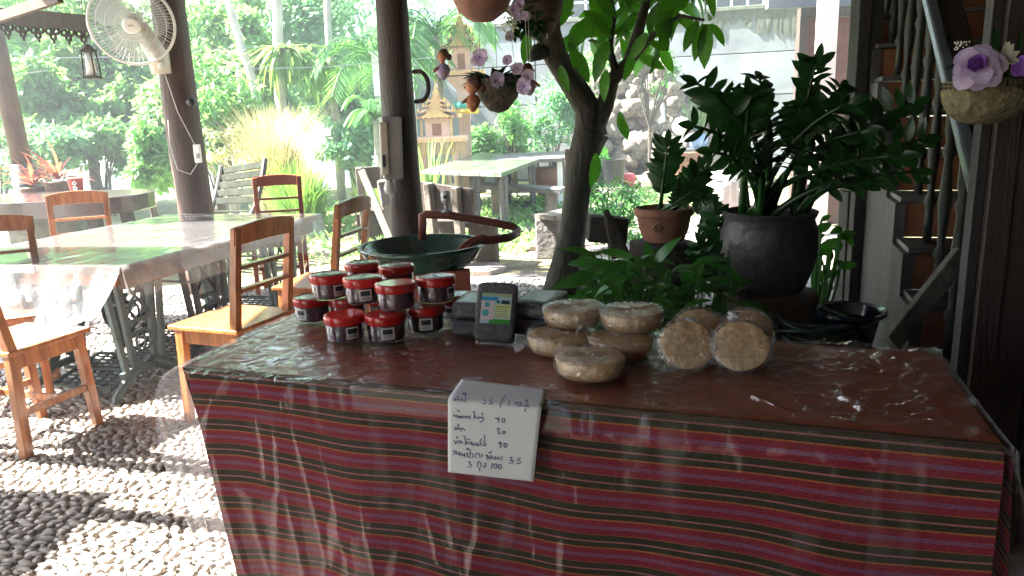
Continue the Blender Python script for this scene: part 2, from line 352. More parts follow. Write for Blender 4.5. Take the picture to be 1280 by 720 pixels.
# flat irregular paving stones between the basin and the bench
path = struct(B().grid(lambda u, v: Vector((-2.6+6.2*u, 6.7+5.5*v, .004+.006*noise.noise(Vector((u*9, v*9, 3))))), 30, 26).build('path', SOIL)); ORG['path'] = Vector((0, 0, 0))
random.seed(11)
for i in range(9):
    for j in range(8):
        cx = -1.9+i*.55+rnd(-.08, .08)+(j % 2)*.25; cy = 6.95+j*.6+rnd(-.1, .1)
        if cx > 1.15+.1*j: continue
        if random.random() < .12: continue
        n = random.randint(5, 7); pts = [(cx+rnd(.2, .27)*math.cos(2*math.pi*k/n+.3*i), cy+rnd(.2, .28)*math.sin(2*math.pi*k/n+.3*i), .008) for k in range(n)]
        B().poly(pts, (rnd(-.02, .02), rnd(-.02, .02), 1), rnd(.03, .05)).build('paving_stone', PAVE, path, bev=.006)
# pink square tiles on the right
tp = struct(B().box((2.3, 7.9, .006), (3.0, 4.6, .012)).build('tiled_path', MORT)); ORG['tiled_path'] = Vector((0, 0, 0))
for i in range(9):
    for j in range(14):
        B().box((.98+i*.33+.0, 5.78+j*.33, .02+rnd(-.002, .002)), (.315, .315, .024)).build('tile', PAVE, tp)
# ---------------- garden wall
WY = 16.0
gw = thing('garden_wall', 'tall grey concrete panel wall with mildew closing the back of the garden', 'wall', (3.2, WY, 0))
def wz(x): return 3.32+.0*x
for i, (x0, x1) in enumerate(((-2.2, .6), (.62, 3.4), (3.42, 5.95), (5.97, 8.2))):
    for j in range(4):
        h = 3.32/4; B().box(((x0+x1)/2, WY+.1+rnd(-.004, .004), h*j+h/2), (x1-x0-.015, .14, h-.022)).build('panel', WALLM, gw, bev=.006)
B().box((3.0, WY+.2, 1.6), (10.4, .1, 3.2)).build('backing', MOSS, gw)
B().box((3.0, WY+.1, 3.36), (10.5, .24, .08)).build('coping', MOSS, gw, bev=.01)
mb = B(); random.seed(3)                                   # mildew runs hanging below the coping: thin crusts
for k in range(150):
    x = rnd(3.4, 7.2); L = rnd(.05, .42)*(1.6 if 5.0 < x < 5.9 or 3.9 < x < 4.5 else .8); wd = rnd(.02, .09)
    pts = [(x-wd, WY+.027, 3.33), (x+wd, WY+.027, 3.33), (x+wd*.9, WY+.027, 3.33-L*.5), (x+wd*.6, WY+.027, 3.33-L*.85), (x+wd*.2, WY+.027, 3.33-L), (x-wd*.3, WY+.027, 3.33-L*.97), (x-wd*.7, WY+.027, 3.33-L*.8), (x-wd*.9, WY+.027, 3.33-L*.4)]
    mb.poly(pts, (0, -1, 0), .004+.0001*k)
mb.build('mildew', MOSS, gw); gw.rotation_euler = (0, 0, R(-14))
random.seed(8); cvt = thing('added_shade_tree', 'unseen tall tree added to shade the right half of the garden and the wall', 'tree', (8.3, 13.5, 0))  # tree out of view, added for dappled shade on wall and path
B().tube([(8.3, 13.5, 0), (8.2, 13.4, 2.5), (7.4, 13, 4.6), (6, 12.6, 5.4)], [.25, .2, .15, .08], 12, jit=.06).build('trunk', BARK, cvt, smooth=True)
CROWN_LATER = [((x+rnd(-.4, .4), y+rnd(-.4, .4), 5.0+rnd(-.2, 1.0)), rnd(.55, .95)) for x in (1.6, 3.0, 4.4, 5.8, 7.0) for y in (9.5, 11.3, 13.2, 14.8)]
# house behind the wall: white wall, barred windows
hs = thing('white_house', 'white house with barred windows just behind the grey garden wall', 'house', (5.5, 19, 0))
B().box((4.9, 19.6, 2.2), (9, .3, 7.2)).build('wall', WHITE, hs)
for k, x in enumerate((2.1, 4.05, 6.1)):
    wn = B().box((x, 19.42, 4.1), (1.55, .06, 1.5)).build('window', BLUEK, hs)
    f = B(); 
    for dx in (-.8, -.4, 0, .4, .8): f.box((x+dx, 19.36, 4.1), (.06, .05, 1.55))
    for dz in (-.76, -.45, 0, .4, .76): f.box((x, 19.36, 4.1+dz), (1.66, .05, .05))
    f.build('window_frame', WHITE, wn)
# ---------------- pavilion roof over the stall (its underside stays out of the frame) and rafters reaching past its left edge
rf = thing('pavilion_roof', 'tiled roof over the stall and dining tables', 'roof', (1.5, 1, 2.75))
for k in range(19):
    y0 = -4.5+k*.575; B().box((1.15, y0+.29, 2.85+.02*(k % 2)), (9.2, .585, .035)).build('roof_board', ROOFM, rf)
for k in range(7): B().bar((-3.4+k*1.4, -4.5, 2.74), (-3.4+k*1.4, 6.4, 2.74), .08, .12).build('rafter', WOODD, rf)
B().bar((-3.45, 6.3, 2.66), (5.6, 6.3, 2.66), .1, .14).build('eave_beam', WOODD, rf)
pg = thing('side_pergola', 'unseen open timber pergola left of the dining tables, with an added shade board and panel', 'pergola', (-5.2, 2.5, 0))
for yy in (2.88, 3.27, 4.35): B().bar((-7.0, yy+.56, 2.55), (-3.5, yy-.21, 2.55), .085 if yy < 4 else .52, .1 if yy < 4 else .04).build('pergola_shade_beam', WOODD, pg)  # out of view; the wide board is added to shade a chair
for x, y in ((-5.9, 1.6), (-5.6, 5.1)): B().tube([(x, y, 0), (x, y, 2.5)], .07, 10).build('pergola_post', POSTM, pg)
B().box((-3.85, 2.55, 1.15), (.08, .8, 2.15)).build('added_shade_panel', WOODD, pg)  # unseen panel added to throw the floor shade at lower left
# unseen walls around the stall, added to block light and deepen its shade
hw = thing('right_shade_wall', 'unseen dark timber wall beyond the stairs at the right, added to block sky light', 'wall', (3.6, 2, 0))
for k in range(30):
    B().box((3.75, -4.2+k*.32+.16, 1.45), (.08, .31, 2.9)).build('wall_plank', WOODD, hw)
lw = thing('left_shade_wall', 'unseen timber wall left of the stall, added to cut the side light', 'wall', (-3.6, -1.2, 0))
for k in range(9): B().box((-3.6, -.75+k*.25+.125, 1.4), (.06, .245, 2.8)).build('wall_plank', WOODD, lw)
bw = thing('rear_shade_wall', 'unseen timber wall behind the camera, added to darken the stall', 'wall', (1.5, -3.8, 0))
for k in range(30): B().box((-3.6+k*.25+.125, -3.8, 1.4), (.245, .06, 2.8)).build('wall_plank', WOODD, bw)
# ---------------- second pavilion: eave, slatted soffit and fretwork at the top left
pv = thing('far_pavilion_eave', 'weathered eave with scrolled fretwork trim above the garden at top left', 'eave', (-3.6, 6.6, 2.3))
a0 = Y(-60, 22, 6.6); a1 = Y(112, 37, 6.6)
B().bar(a0+Vector((0, 0, .05)), a1+Vector((0, 0, .05)), .05, .13).build('fascia', WOODD, pv)
for k in range(5):
    z = a0.z+.17; yy = 6.4-k*.17
    B().bar((a0.x-.3, yy, z+.03*k+.0), (a1.x+.02*k, yy-.0, z+.03*k), .125, .02).build('soffit_slat', WOODG, pv)
B().bar(Y(-40, 34, 5.9), Y(75, -4, 5.2), .04, .07).build('pale_batten', POSTM, pv)
fr = B(); nfr = 9; L = (a1-a0)
for k in range(nfr):
    c = a0 + L*((k+.5)/nfr) + Vector((0, 0, -.02)); w_ = L.length/nfr; q = w_*.26
    for sx in (-1, 1): fr.ring(c+Vector((sx*q*.95, 0, -.02)), (0, 1, 0), q*.72, .012, 14, 5)
    fr.ring(c+Vector((0, 0, -.02-q*1.35)), (0, 1, 0), q*.62, .012, 14, 5)
    fr.box(c+Vector((0, 0, .03)), (w_*.98, .018, .03)); fr.blob(c+Vector((0, 0, -.03-q*2.2)), (.012, .01, .022), 1, 0)
fr.build('fretwork', WOODD, pv, smooth=True)
lp = thing('corner_post', 'dark brown post with a black painted foot at the left edge under the fretwork eave', 'post', G(22, 262, 0.3))
pa = Y(-4, 60, 8.6); pb = Y(28, 205, 8.6); pc = Y(34, 262, 8.6)
B().tube([pa+(pa-pb)*.5, pa, pb], .105, 14).build('shaft', POSTM, lp, smooth=True)
B().tube([pb, (pb.x, pb.y, 0)], .135, 14).build('foot', BLACK, lp, smooth=True)
# ---------------- posts under the roof
def logpost(name, label, px, yd, r, m, px2):
    p = Y(px, 150, yd); t = thing(name, label, 'post', (p.x, yd, 0)); random.seed(int(px))
    B().tube([(p.x+.006*math.sin(z*3), yd, z) for z in [k*.2 for k in range(15)]], [r*(1.06-.012*k+.02*math.sin(k)) for k in range(15)], 20, jit=.025).build('shaft', m, t, smooth=True)
    return t, p
post1, pp1 = logpost('log_post', 'thick brown log post carrying the wall fan', 229, 6.4, .145, POSTM, 0)
post2, pp2 = logpost('log_post', 'dark log post with the grey switch box, behind the green basin', 500, 4.55, .1, POSTD, 0)
# things on the posts
# ---------------- wall fan
def fan():
    c = Y(165, 30, 6.02); ax = (Vector((0, 0, EYE))-c).normalized(); ax = (ax+Vector((-.12, 0, -.12))).normalized(); Rg = .30
    t = thing('wall_fan', 'round pale wall fan mounted on the brown log post', 'fan', c)
    x = ax.cross(Vector((0, 0, 1))).normalized(); y = x.cross(ax)
    B().ring(c, ax, Rg, .011, 48, 8).build('guard_rim', WHITEP, t, smooth=True)
    fg = B()
    for k in range(72):
        a = 2*math.pi*k/72; d = x*math.cos(a)+y*math.sin(a); d2 = x*math.cos(a+.25)+y*math.sin(a+.25)
        fg.tube([c+d*.07+ax*.075, c+(d*.6+d2*.4)*Rg*.62+ax*.062, c+d2*Rg], .0016, 4, False)
    for q, h in ((.11, .073), (.18, .064), (.245, .04)): fg.ring(c+ax*h, ax, q, .002, 40, 4)
    fg.build('front_guard', WHITEP, t)
    bg_ = B()
    for k in range(48):
        a = 2*math.pi*k/48; d = x*math.cos(a)+y*math.sin(a); bg_.tube([c+d*.06-ax*.09, c+d*Rg*.7-ax*.08, c+d*Rg], .0018, 4, False)
    bg_.build('rear_guard', WHITEP, t)
    for k in range(3):
        b = B(); a0 = 2*math.pi*k/3+.5
        def fn(u, v):
            a = a0+(u-.35)*1.75*(.55+.45*math.sin(math.pi*min(1, v*.9+.1))); r = .05+v*.215; d = x*math.cos(a)+y*math.sin(a); return c+d*r+ax*(.03*(u-.5))
        b.grid(fn, 10, 8); b.build('blade', BLADE, t, smooth=True)
    Mx = Matrix((x, y, ax)).transposed()
    B().lathe([(.0, .1), (.05, .098), (.062, .085), (.064, .07), (.06, .06), (0, .06)], c, 32, Mx).build('hub_cap', WHITEP, t, smooth=True, autos=40)
    B().box(c+ax*.1012, (.04, .004, .008), Mx @ Matrix(((1, 0, 0), (0, 0, 1), (0, -1, 0)))).build('maker_mark', GREYP, t)
    B().lathe([(0, -.16), (.06, -.15), (.075, -.1), (.07, -.02), (.03, 0), (.012, .05), (0, .05)], c, 24, Mx).build('motor_housing', CREAM, t, smooth=True)
    e = Y(196, 90, 6.2)
    b = B(); pts = [c-ax*.12+Vector((.04, 0, -.02)), Y(185, 50, 6.18), Y(198, 70, 6.22), Y(202, 92, 6.24)]; b.tube(pts, [.06, .07, .085, .075], 12); b.build('bracket', CREAM, t, smooth=True)
    B().box(Y(201, 82, 6.14), (.03, .02, .05)).build('switch', WHITEP, t, bev=.004)
    cd_ = Y(206, 93, 6.2); B().tube([cd_, Y(222, 140, 6.2), Y(243, 180, 6.22)], .003, 5).build('pull_cord', WHITEP, t)
fan()
t = thing('wall_switch', 'small white switch plate on the fan post with a hanging wire', 'switch', Y(247, 192, 6.25))
B().box(Y(247, 192, 6.23), (.055, .03, .15)).build('plate', WHITEP, t, bev=.006); B().box(Y(247, 195, 6.21), (.02, .012, .04)).build('rocker', GREYP, t)
B().tube([Y(247, 204, 6.22), Y(238, 218, 6.22), Y(222, 212, 6.22), Y(212, 180, 6.22), Y(210, 150, 6.22)], .003, 5).build('wire', WHITEP, t)
k_ = Y(239, 128, 6.26); tag(B().lathe([(0, -.02), (.035, -.02), (.04, 0), (.03, .025), (0, .03)], k_, 16, Matrix(((1, 0, 0), (0, 0, -1), (0, 1, 0)))).build('knob', BLACK, smooth=True), 'black round knob on the brown fan post above the switch', 'knob')
# ---------------- switch box, lamp socket and ring on the dark post
bx = Y(490, 185, 4.42); t = thing('switch_box', 'tall grey plastic electrical box on the left of the dark log post', 'switch box', bx)
B().box(bx, (.115, .1, .36), Euler((0, R(2), R(12))).to_matrix()).build('case', GREYP, t, bev=.012)
B().box(bx+Vector((-.035, -.06, .0)), (.05, .03, .30), Euler((0, R(2), R(12))).to_matrix()).build('cover', CREAM, t, bev=.01)
B().box(bx+Vector((-.04, -.078, -.07)), (.016, .006, .07), Euler((0, R(2), R(12))).to_matrix()).build('display', BLUEK, t)
B().lathe([(0, -.04), (.028, -.03), (.033, 0), (.024, .03), (.018, .05), (0, .05)], bx+Vector((-.03, -.02, -.23)), 16).build('lamp_socket', WHITEP, t, smooth=True)
rc = Y(524, 108, 4.5); arcp = [rc+Vector((math.sin(a)*.055, 0, math.cos(a)*.085)) for a in [R(q) for q in range(0, 181, 15)]]
tag(B().tube([rc+Vector((-.03, .03, .085))]+arcp+[rc+Vector((-.03, .03, -.085))], .013, 10).build('ring_handle', POSTD, smooth=True), 'curved brown rope handle on the right side of the dark log post', 'handle')
# ---------------- lantern
lc = Y(113, 80, 6.0); t = thing('hanging_lantern', 'small hanging lantern with a dark frame and pale glass left of the fan', 'lantern', lc)
b = B(); b.box(lc+Vector((0, 0, .098)), (.09, .09, .02)); b.box(lc+Vector((0, 0, -.1)), (.1, .1, .02)); b.lathe([(.05, .108), (.02, .14), (.006, .15)], lc, 8)
for sx in (-1, 1):
    for sy in (-1, 1): b.bar(lc+Vector((sx*.036, sy*.036, .09)), lc+Vector((sx*.044, sy*.044, -.09)), .009, .009)
b.build('frame', WOODD, t); B().lathe([(.03, .085), (.037, -.085)], lc, 12).build('glass', WHITEP, t, smooth=True)
B().tube([lc+Vector((0, 0, .15)), lc+Vector((0, .02, .62))], .002, 4).build('chain', BLACK, t)
# ---------------- overhead wires
for k, (p, q) in enumerate(((Y(-80, 63, 9), Y(230, 70, 9)), (Y(-80, 95, 9.3), Y(60, 88, 9.3)), (Y(240, 88, 10), Y(560, 70, 10.5)), (Y(240, 62, 10), Y(480, 44, 10.5)))):
    tag(B().tube([p, (p+q)/2+Vector((0, 0, -.05)), q], .006, 4, False).build('overhead_wire', GREYP), ['upper thin wire crossing the trees at far left', 'lower short wire crossing the trees at far left', 'lower wire crossing behind the dark log post', 'upper wire crossing behind the dark log post'][k], 'wire', 'wires across the garden')
# ================================================================== BACKGROUND VEGETATION
def crown(b, cs, n, L, flat=.5, seed=0):
    random.seed(seed)
    for (c, r) in cs:
        c = Vector(c); r = Vector(r) if hasattr(r, '__len__') else Vector((r, r, r*.8))
        sub = [(rv(), rnd(.22, .5)) for _ in range(9)]
        for _ in range(n):
            s, q = random.choice(sub); p = s*.8 + rv()*q; pos = c + Vector((p.x*r.x, p.y*r.y, p.z*r.z))
            d = rv(); d.z -= .35; d.normalize(); nn = Vector((rnd(-.6, .6), rnd(-.6, .6), 1)); l = L*rnd(.6, 1.3); b.quadleaf(pos, d, nn, l, l*.5)
def tree(label, base, top, cs, n, L, mt, tr_=.09, bark=BARK, seed=0, bends=None, group='trees beyond the patio', cat='tree'):
    base = Vector(base); top = Vector(top); t = thing('garden_tree', label, cat, base, group); random.seed(seed)
    pts = [base.lerp(top, k/8)+Vector((rnd(-.05, .05), rnd(-.05, .05), 0))*(1 if k else 0) for k in range(9)]
    b = B(); b.tube(pts, [tr_*(1.15-.08*k) for k in range(9)], 8)
    for (c, r) in cs:
        s = pts[random.randint(4, 8)]; b.tube(bez(s, (s+Vector(c))/2+Vector((0, 0, .2)), c, 5), [tr_*.45, tr_*.4, tr_*.3, tr_*.25, tr_*.15, tr_*.08], 5)
    b.build('trunk', bark, t, smooth=True)
    f = B(); crown(f, cs, n, L, seed=seed); f.build('crown', mt, t)
    return t
TR = [
 ('leafy bright green tree at the far left behind the round table', -40, 14.5, [(-30, 120, 14.5, 1.7), (40, 70, 15, 1.5), (-60, 20, 14, 1.8)], L_BG, 4000),
 ('bushy bright green tree behind the hanging lantern', 110, 13.5, [(100, 130, 13.5, 1.3), (150, 90, 14, 1.2), (60, 160, 13, 1.0), (130, 30, 14.5, 1.3)], L_BG, 4000),
 ('dense bluish green tree just left of the fan post', 175, 15, [(165, 150, 14.5, 1.2), (190, 70, 15.5, 1.4), (205, 190, 14, .9)], L_BG2, 4000),
 ('bright broad leaved tree just right of the fan post', 280, 14, [(270, 110, 13.5, 1.2), (300, 50, 14, 1.2), (265, 40, 15, 1.3)], L_BG, 4000),
 ('bluish green tree with a pale straight trunk in the gap between the posts', 345, 17, [(350, 60, 17, 1.7), (400, 20, 17.5, 1.7), (330, 120, 16, 1.2)], L_BG2, 4200),
 ('teal green tree beside the white trunk left of the dark log post', 440, 18.5, [(430, 100, 18, 1.5), (450, 50, 19, 1.7), (405, 130, 18.5, 1.1)], L_BG2, 4000)]
for i, (lb, px, yd, cl, mt, n) in enumerate(TR):
    base = Y(px, 160, yd); base.z = 0; cs = [(Y(a, b_, d), r) for a, b_, d, r in cl]
    tree(lb, base, cs[0][0]+Vector((0, 0, .4)), cs, n, .17, mt, .1, BARK, 20+i)
f = B(); crown(f, CROWN_LATER, 330, .2, seed=71); f.build('crown', L_BG, cvt)
# pale leaning trunks
for i, (lb, A, Z, yd, r) in enumerate((('slim pale trunk leaning left right of the fan post', (330, 150), (279, -20), 12.5, .075), ('straight pale trunk with a fern basket on it', (352, 190), (344, -30), 13, .09), ('thin white mottled trunk standing left of the dark log post', (423, 195), (411, 30), 13.5, .075))):
    a = Y(*A, yd); z = Y(*Z, yd); d = (a-z); a2 = a+d*(a.z/max(.2, -d.z)) if d.z < 0 else a
    t = thing('slim_tree', lb, 'tree', a2, 'pale trunks beyond the patio'); random.seed(50+i)
    pts = [a2.lerp(z+(z-a)*.5, k/12)+Vector((rnd(-.02, .02), rnd(-.02, .02), 0)) for k in range(13)]
    B().tube(pts, [r*(1.1-.03*k)*rnd(.94, 1.06) for k in range(13)], 9, jit=.05).build('trunk', BARKP, t, smooth=True)
    f = B(); crown(f, [(pts[-1]+Vector((0, 0, .2)), .8)], 1200, .14, seed=60+i); f.build('crown', L_BG, t)
# low shrubs in front of the river
SH = [('low bright shrub behind the bromeliads', 55, 188, 11.8, (.9, .8, .35), L_BG2), ('green shrub between the round table and the fan post', 182, 205, 10.5, (.4, .5, .6), L_BG),
 ('tall bright shrub right behind the fan post', 262, 150, 11.5, (.8, .7, 1.0), L_BG), ('leafy shrub left of the bromeliads', -10, 185, 12.5, (1.2, .8, .7), L_BG), ('pale leaved shrub under the lantern', 120, 158, 13, (1.2, .8, .5), L_BG),
 ('green shrub under the teal tree', 440, 185, 13, (.7, .6, .45), L_BG2)]
for i, (lb, px, py, yd, r, mt) in enumerate(SH):
    c = Y(px, py, yd); t = thing('shrub', lb, 'shrub', (c.x, c.y, 0), 'shrubs along the river bank'); random.seed(80+i)
    st = B()
    for k in range(9): e = c+Vector((rnd(-1, 1)*r[0]*.7, rnd(-1, 1)*r[1]*.7, rnd(0, .6)*r[2])); st.tube(bez((c.x+rnd(-.1, .1), c.y, 0), (c.x, c.y, c.z*.6), e, 5), [.02, .018, .014, .01, .008, .004], 5)
    st.build('stem', BARK, t); f = B(); crown(f, [(c, r)], 3800, .13, seed=90+i); f.build('foliage', mt, t)
f = B(); crown(f, [(Vector((x, 44+rnd(-2, 2), rnd(1.5, 3.5))), (4, 2.5, 3.2)) for x in range(-46, 2, 5)], 2300, .55, seed=5); tag(f.build('far_bank_wood', L_BG2), 'distant green wood on the far bank of the river', 'wood', kind='stuff')
f = B(); crown(f, [(Vector((x, 27+rnd(-1, 1), rnd(5.0, 8.0))), (2.8, 1.5, 2.2)) for x in range(-24, 14, 4)], 1300, .3, seed=6); tag(f.build('tall_tree_mass', L_BG), 'tall bright leafy canopy high above the river bank and wall', 'trees', kind='stuff')
# palms
def palm(label, base, top, nf, L, seed, rise=.8):
    base = Vector(base); top = Vector(top); t = thing('palm', label, 'palm', base, 'palms by the spirit houses'); random.seed(seed)
    B().tube([base.lerp(top, k/5) for k in range(6)], [.09, .075, .07, .065, .06, .05], 9).build('trunk', BARKP, t, smooth=True)
    for k in range(nf):
        a = 2*math.pi*k/nf+rnd(-.2, .2); rr = rnd(.35, 1.0)*rise; dv = Vector((math.cos(a), math.sin(a), 0)); b = B()
        ctl = top+dv*L*.45+Vector((0, 0, L*rr)); e = top+dv*L*rnd(.8, 1)+Vector((0, 0, L*(rr-.75))); pts = bez(top, ctl, e, 16); b.tube(pts, [.012]*8+[.007]*9, 4)
        for i in range(2, 17):
            d = (pts[i]-pts[i-1]).normalized(); side = d.cross(Vector((0, 0, 1))).normalized()
            for s in (-1, 1):
                for q in (0, .5):
                    p = pts[i-1].lerp(pts[i], q); ll = L*.42*(1-.6*abs(i/16-.35)); dd = (side*s+d*.75+Vector((0, 0, -.35+rnd(-.15, .15)))).normalized(); b.quadleaf(p, dd, Vector((0, 0, 1)), ll, .035)
        b.build('frond', L_PALM, t)
q = Y(470, 78, 12.8); palm('feathery palm with long fronds left of the dark log post', (q.x+.3, q.y, 0), q, 15, 1.35, 1)
q = Y(545, 45, 13.3); palm('arching palm right of the dark log post above the pink shrine', (q.x, q.y+.6, 0), q, 16, 1.3, 2)
q = Y(470, 150, 11.8); palm('short young palm beside the white pillar', (q.x, q.y, 0), q, 11, .55, 3, 1.2)
# white pillar
q = Y(472, 68, 12.2); t = thing('white_pillar', 'bright white square pillar just left of the dark log post', 'pillar', (q.x+.12, 12.2, 0))
B().box((q.x+.12, 12.3, q.z/2), (.42, .35, q.z)).build('shaft', WHITE, t, bev=.01); B().box((q.x+.12, 12.3, q.z+.02), (.48, .41, .05)).build('cap', WHITE, t, bev=.01)
# grass clump and blossom bush
def grassclump(label, px, py, yd, n, h, mt, seed, spread=.5, cat='grass', w_=.012):
    random.seed(seed); c = Y(px, py, yd); t = thing('grass_clump', label, cat, (c.x, c.y, 0)); b = B()
    for k in range(n):
        a = rnd(0, 6.28); r = rnd(0, .28); s = Vector((c.x+r*math.cos(a), c.y+r*math.sin(a), 0)); o = Vector((math.cos(a), math.sin(a), 0))*rnd(0, spread); hh = h*rnd(.5, 1)
        pts = bez(s, s+Vector((0, 0, hh*.8))+o*.2, s+o+Vector((0, 0, hh)), 4)
        sd = o.cross(Vector((0, 0, 1))); sd = sd.normalized() if sd.length > 1e-4 else Vector((1, 0, 0)); vs = []
        for i, p in enumerate(pts): ww = w_*(1-i/4.2); vs += [p-sd*ww/2, p+sd*ww/2]
        b.add(vs, [(i*2, i*2+1, i*2+3, i*2+2) for i in range(4)])
    b.build('blades', mt, t); return t
grassclump('tall clump of straw and reddish ornamental grass behind the reddish chair', 345, 230, 10.2, 1500, 1.75, L_GRASS, 4, .8, w_=.018)
grassclump('green grassy clump below the straw coloured grass', 375, 250, 9.6, 1100, 1.05, L_FERN, 5, .5, w_=.02)
grassclump('bright green tuft at the foot of the white pillar', 462, 200, 11, 300, .9, L_FERN, 6, .3)
grassclump('sword leaved plant with yellow edges right of the dark post', 533, 190, 11, 40, 1.25, L_FERN, 7, .35, cat='plant', w_=.07)
c = Y(285, 190, 10.8); t = thing('blossom_bush', 'small bare branched bush with cream blossoms right of the fan post', 'bush', (c.x, c.y, 0)); random.seed(9); b = B(); f = B()
for k in range(12):
    e = c+Vector((rnd(-.45, .45), rnd(-.3, .3), rnd(-.1, .35))); b.tube(bez((c.x, c.y, 0), (c.x+rnd(-.1, .1), c.y, c.z*.6), e, 5), [.03, .025, .02, .014, .01, .006], 5); crown(f, [(e, .14)], 60, .08, seed=100+k)
b.build('stem', BARKP, t); f.build('blossom', L_WHITE, t)
# hanging fern on trunk, bromeliads, red pot
c = Y(357, 62, 12.7); t = thing('hanging_fern', 'drooping fern in a basket high on the pale trunk', 'fern', c); random.seed(12)
B().lathe([(0, -.16), (.13, -.1), (.17, .02), (.15, .02), (0, -.02)], c, 14).build('basket', CLAYD, t)
b = B()
for k in range(90):
    a = rnd(0, 6.28); o = Vector((math.cos(a), math.sin(a), 0)); L = rnd(.3, .75); b.leaf(c+o*.08, (o+Vector((0, 0, rnd(-.6, .9)))), (0, 0, 1), L, .07, 4, 1.0)
b.build('fronds', L_FERN, t)
c = Y(400, 78, 12.9); t = thing('hanging_fern', 'second drooping fern just right of the fern on the pale trunk', 'fern', c)
b = B()
for k in range(60):
    a = rnd(0, 6.28); o = Vector((math.cos(a), math.sin(a), 0)); b.leaf(c+o*.08, (o+Vector((0, 0, rnd(-1.2, .3)))), (0, 0, 1), rnd(.3, .7), .06, 4, .9)
b.build('fronds', L_FERN, t)
LM_BROM = leafmesh('bromeliad_leaf', L_BROM, 1, .13, 5, .35)
for i, (px, py, s, lb) in enumerate(((42, 232, 1.0, 'red and purple bromeliad nearest the left corner post'), (72, 225, 1.15, 'red and purple bromeliad behind the orange red pot'))):
    c = Y(px, py, 8.4); t = thing('bromeliad', lb, 'plant', c, 'bromeliads behind the round table'); random.seed(30+i)
    for k in range(20): a = rnd(0, 6.28); el = rnd(.25, 1.3); d = Vector((math.cos(a)*math.cos(el), math.sin(a)*math.cos(el), math.sin(el))); put_leaf(LM_BROM, t, c, d, Vector((0, 0, 1)) if el < 1.2 else Vector((1, 0, 0)), rnd(.3, .42)*s)
    B().lathe([(.1, 0), (.15, .3), (.16, .32), (.13, .32), (0, .28)], (c.x, c.y, c.z-.34), 16).build('pot', TERRAD, t, smooth=True)
    B().box((c.x, c.y, (c.z-.34)/2), (.5, .4, c.z-.34)).build('plinth', CONC, t)
ORP = mat('orange red painted pot', (.6, .07, .04), (.7, .11, .06), 4, .5)
c = G(96, 237, .86); t = thing('flower_pot', 'orange red pot with white painted flowers on the round table', 'pot', c)
B().lathe([(.055, -.08), (.075, .11), (.082, .12), (.07, .12), (0, .08)], c, 24).build('pot_body', ORP, t, smooth=True)
b = B()
for ax_, az in ((.028, .07), (.03, .015)):
    for k in range(5): a = 2*math.pi*k/5; b.blob(c+Vector((ax_+.016*math.cos(a), -.072, az+.016*math.sin(a))), (.011, .008, .011), 1, 0)
b.build('painted_flower', WHITEP, t, smooth=True)
# ================================================================== DINING AREA
U = Vector((.27, .963, 0)).normalized(); Vv = Vector((-U.y, U.x, 0)); A0 = G(148, 333, .76)
def T2(u, v, z): return A0 + U*u + Vv*v + Vector((0, 0, z-.76))
dt = thing('dining_table', 'long dining table under glossy clear plastic on sewing machine legs', 'table', T2(1.0, .7, 0))
TL, TW = 2.02, 1.35
M2 = Matrix((U, Vv, Vector((0, 0, 1)))).transposed()
TOPM = mat('glossy dark varnished board', (.10, .07, .055), (.2, .15, .12), 3, .2, .1, 12, stretch=(1, 4, 1), coat=.6)
for k in range(5): B().box(T2(TL/2, TW*(k+.5)/5, .735), (TL, TW/5-.004, .042), M2).build('tabletop_plank', TOPM, dt, bev=.003)
b = B()
for v in (.05, TW-.05): B().box(T2(TL/2, v, .67), (TL-.1, .03, .09), M2).build('long_apron', TOPM, dt, bev=.003)
for u in (.05, TL-.05): b.box(T2(u, TW/2, .68), (.03, TW-.14, .07), M2)
b.build('apron', WOODO, dt, bev=.003)
# cast iron side frame, in its own plane: p along, z up
def side_frame(O, P, Nn, name, parent, mt, wheel=False, h=.70, W=.24):
    b = B(); O = Vector(O)
    def q(p, z, o=0): return O + P*p + Nn*o + Vector((0, 0, z))
    for s in (-1, 1):
        b.tube([q(s*W, .0), q(s*(W-.01), .05), q(s*.15, .11), q(s*.06, .16)], [.022, .022, .024, .024], 8)
        b.tube([q(s*(W-.03), .02), q(s*(W-.02), -.0)], .026, 8)
        b.bar(q(s*.075, .14), q(s*.115, h), .030, .026, Nn); b.bar(q(s*.135, .14), q(s*.205, h), .030, .026, Nn); b.bar(q(s*.06, .16), q(s*.17, .14), .05, .03, Nn)
        b.bar(q(s*.20, .085), q(s*.03, .20), .03, .022, Nn)
    b.bar(q(-.22, h), q(.22, h), .035, .03, Nn); b.bar(q(-.13, .15), q(.13, .15), .035, .028, Nn); b.bar(q(-.1, .42), q(.1, .42), .022, .018, Nn)
    for s in (-1, 1):                      # scrollwork
        b.tube([q(s*(.02+.055*math.cos(a)), .30+.06*math.sin(a)+.0) for a in [R(x) for x in range(0, 331, 30)]], .008, 6)
        b.tube(bez(q(-s*.09, .44), q(0, .56), q(s*.09, .68), 6), .009, 6)
    b.build(name, mt, parent, smooth=True, autos=40)
    if wheel:
        wb = B(); c = q(0, .34, .08); wb.ring(c, Nn, .17, .013, 32, 8); wb.ring(c, Nn, .03, .012, 14, 6)
        for k in range(6): a = 2*math.pi*k/6; dd = P*math.cos(a)+Vector((0, 0, math.sin(a))); wb.tube(bez(c+dd*.03, c+dd*.1+P*.03, c+dd*.17, 4), .007, 6)
        wb.build('flywheel', mt, parent, smooth=True)
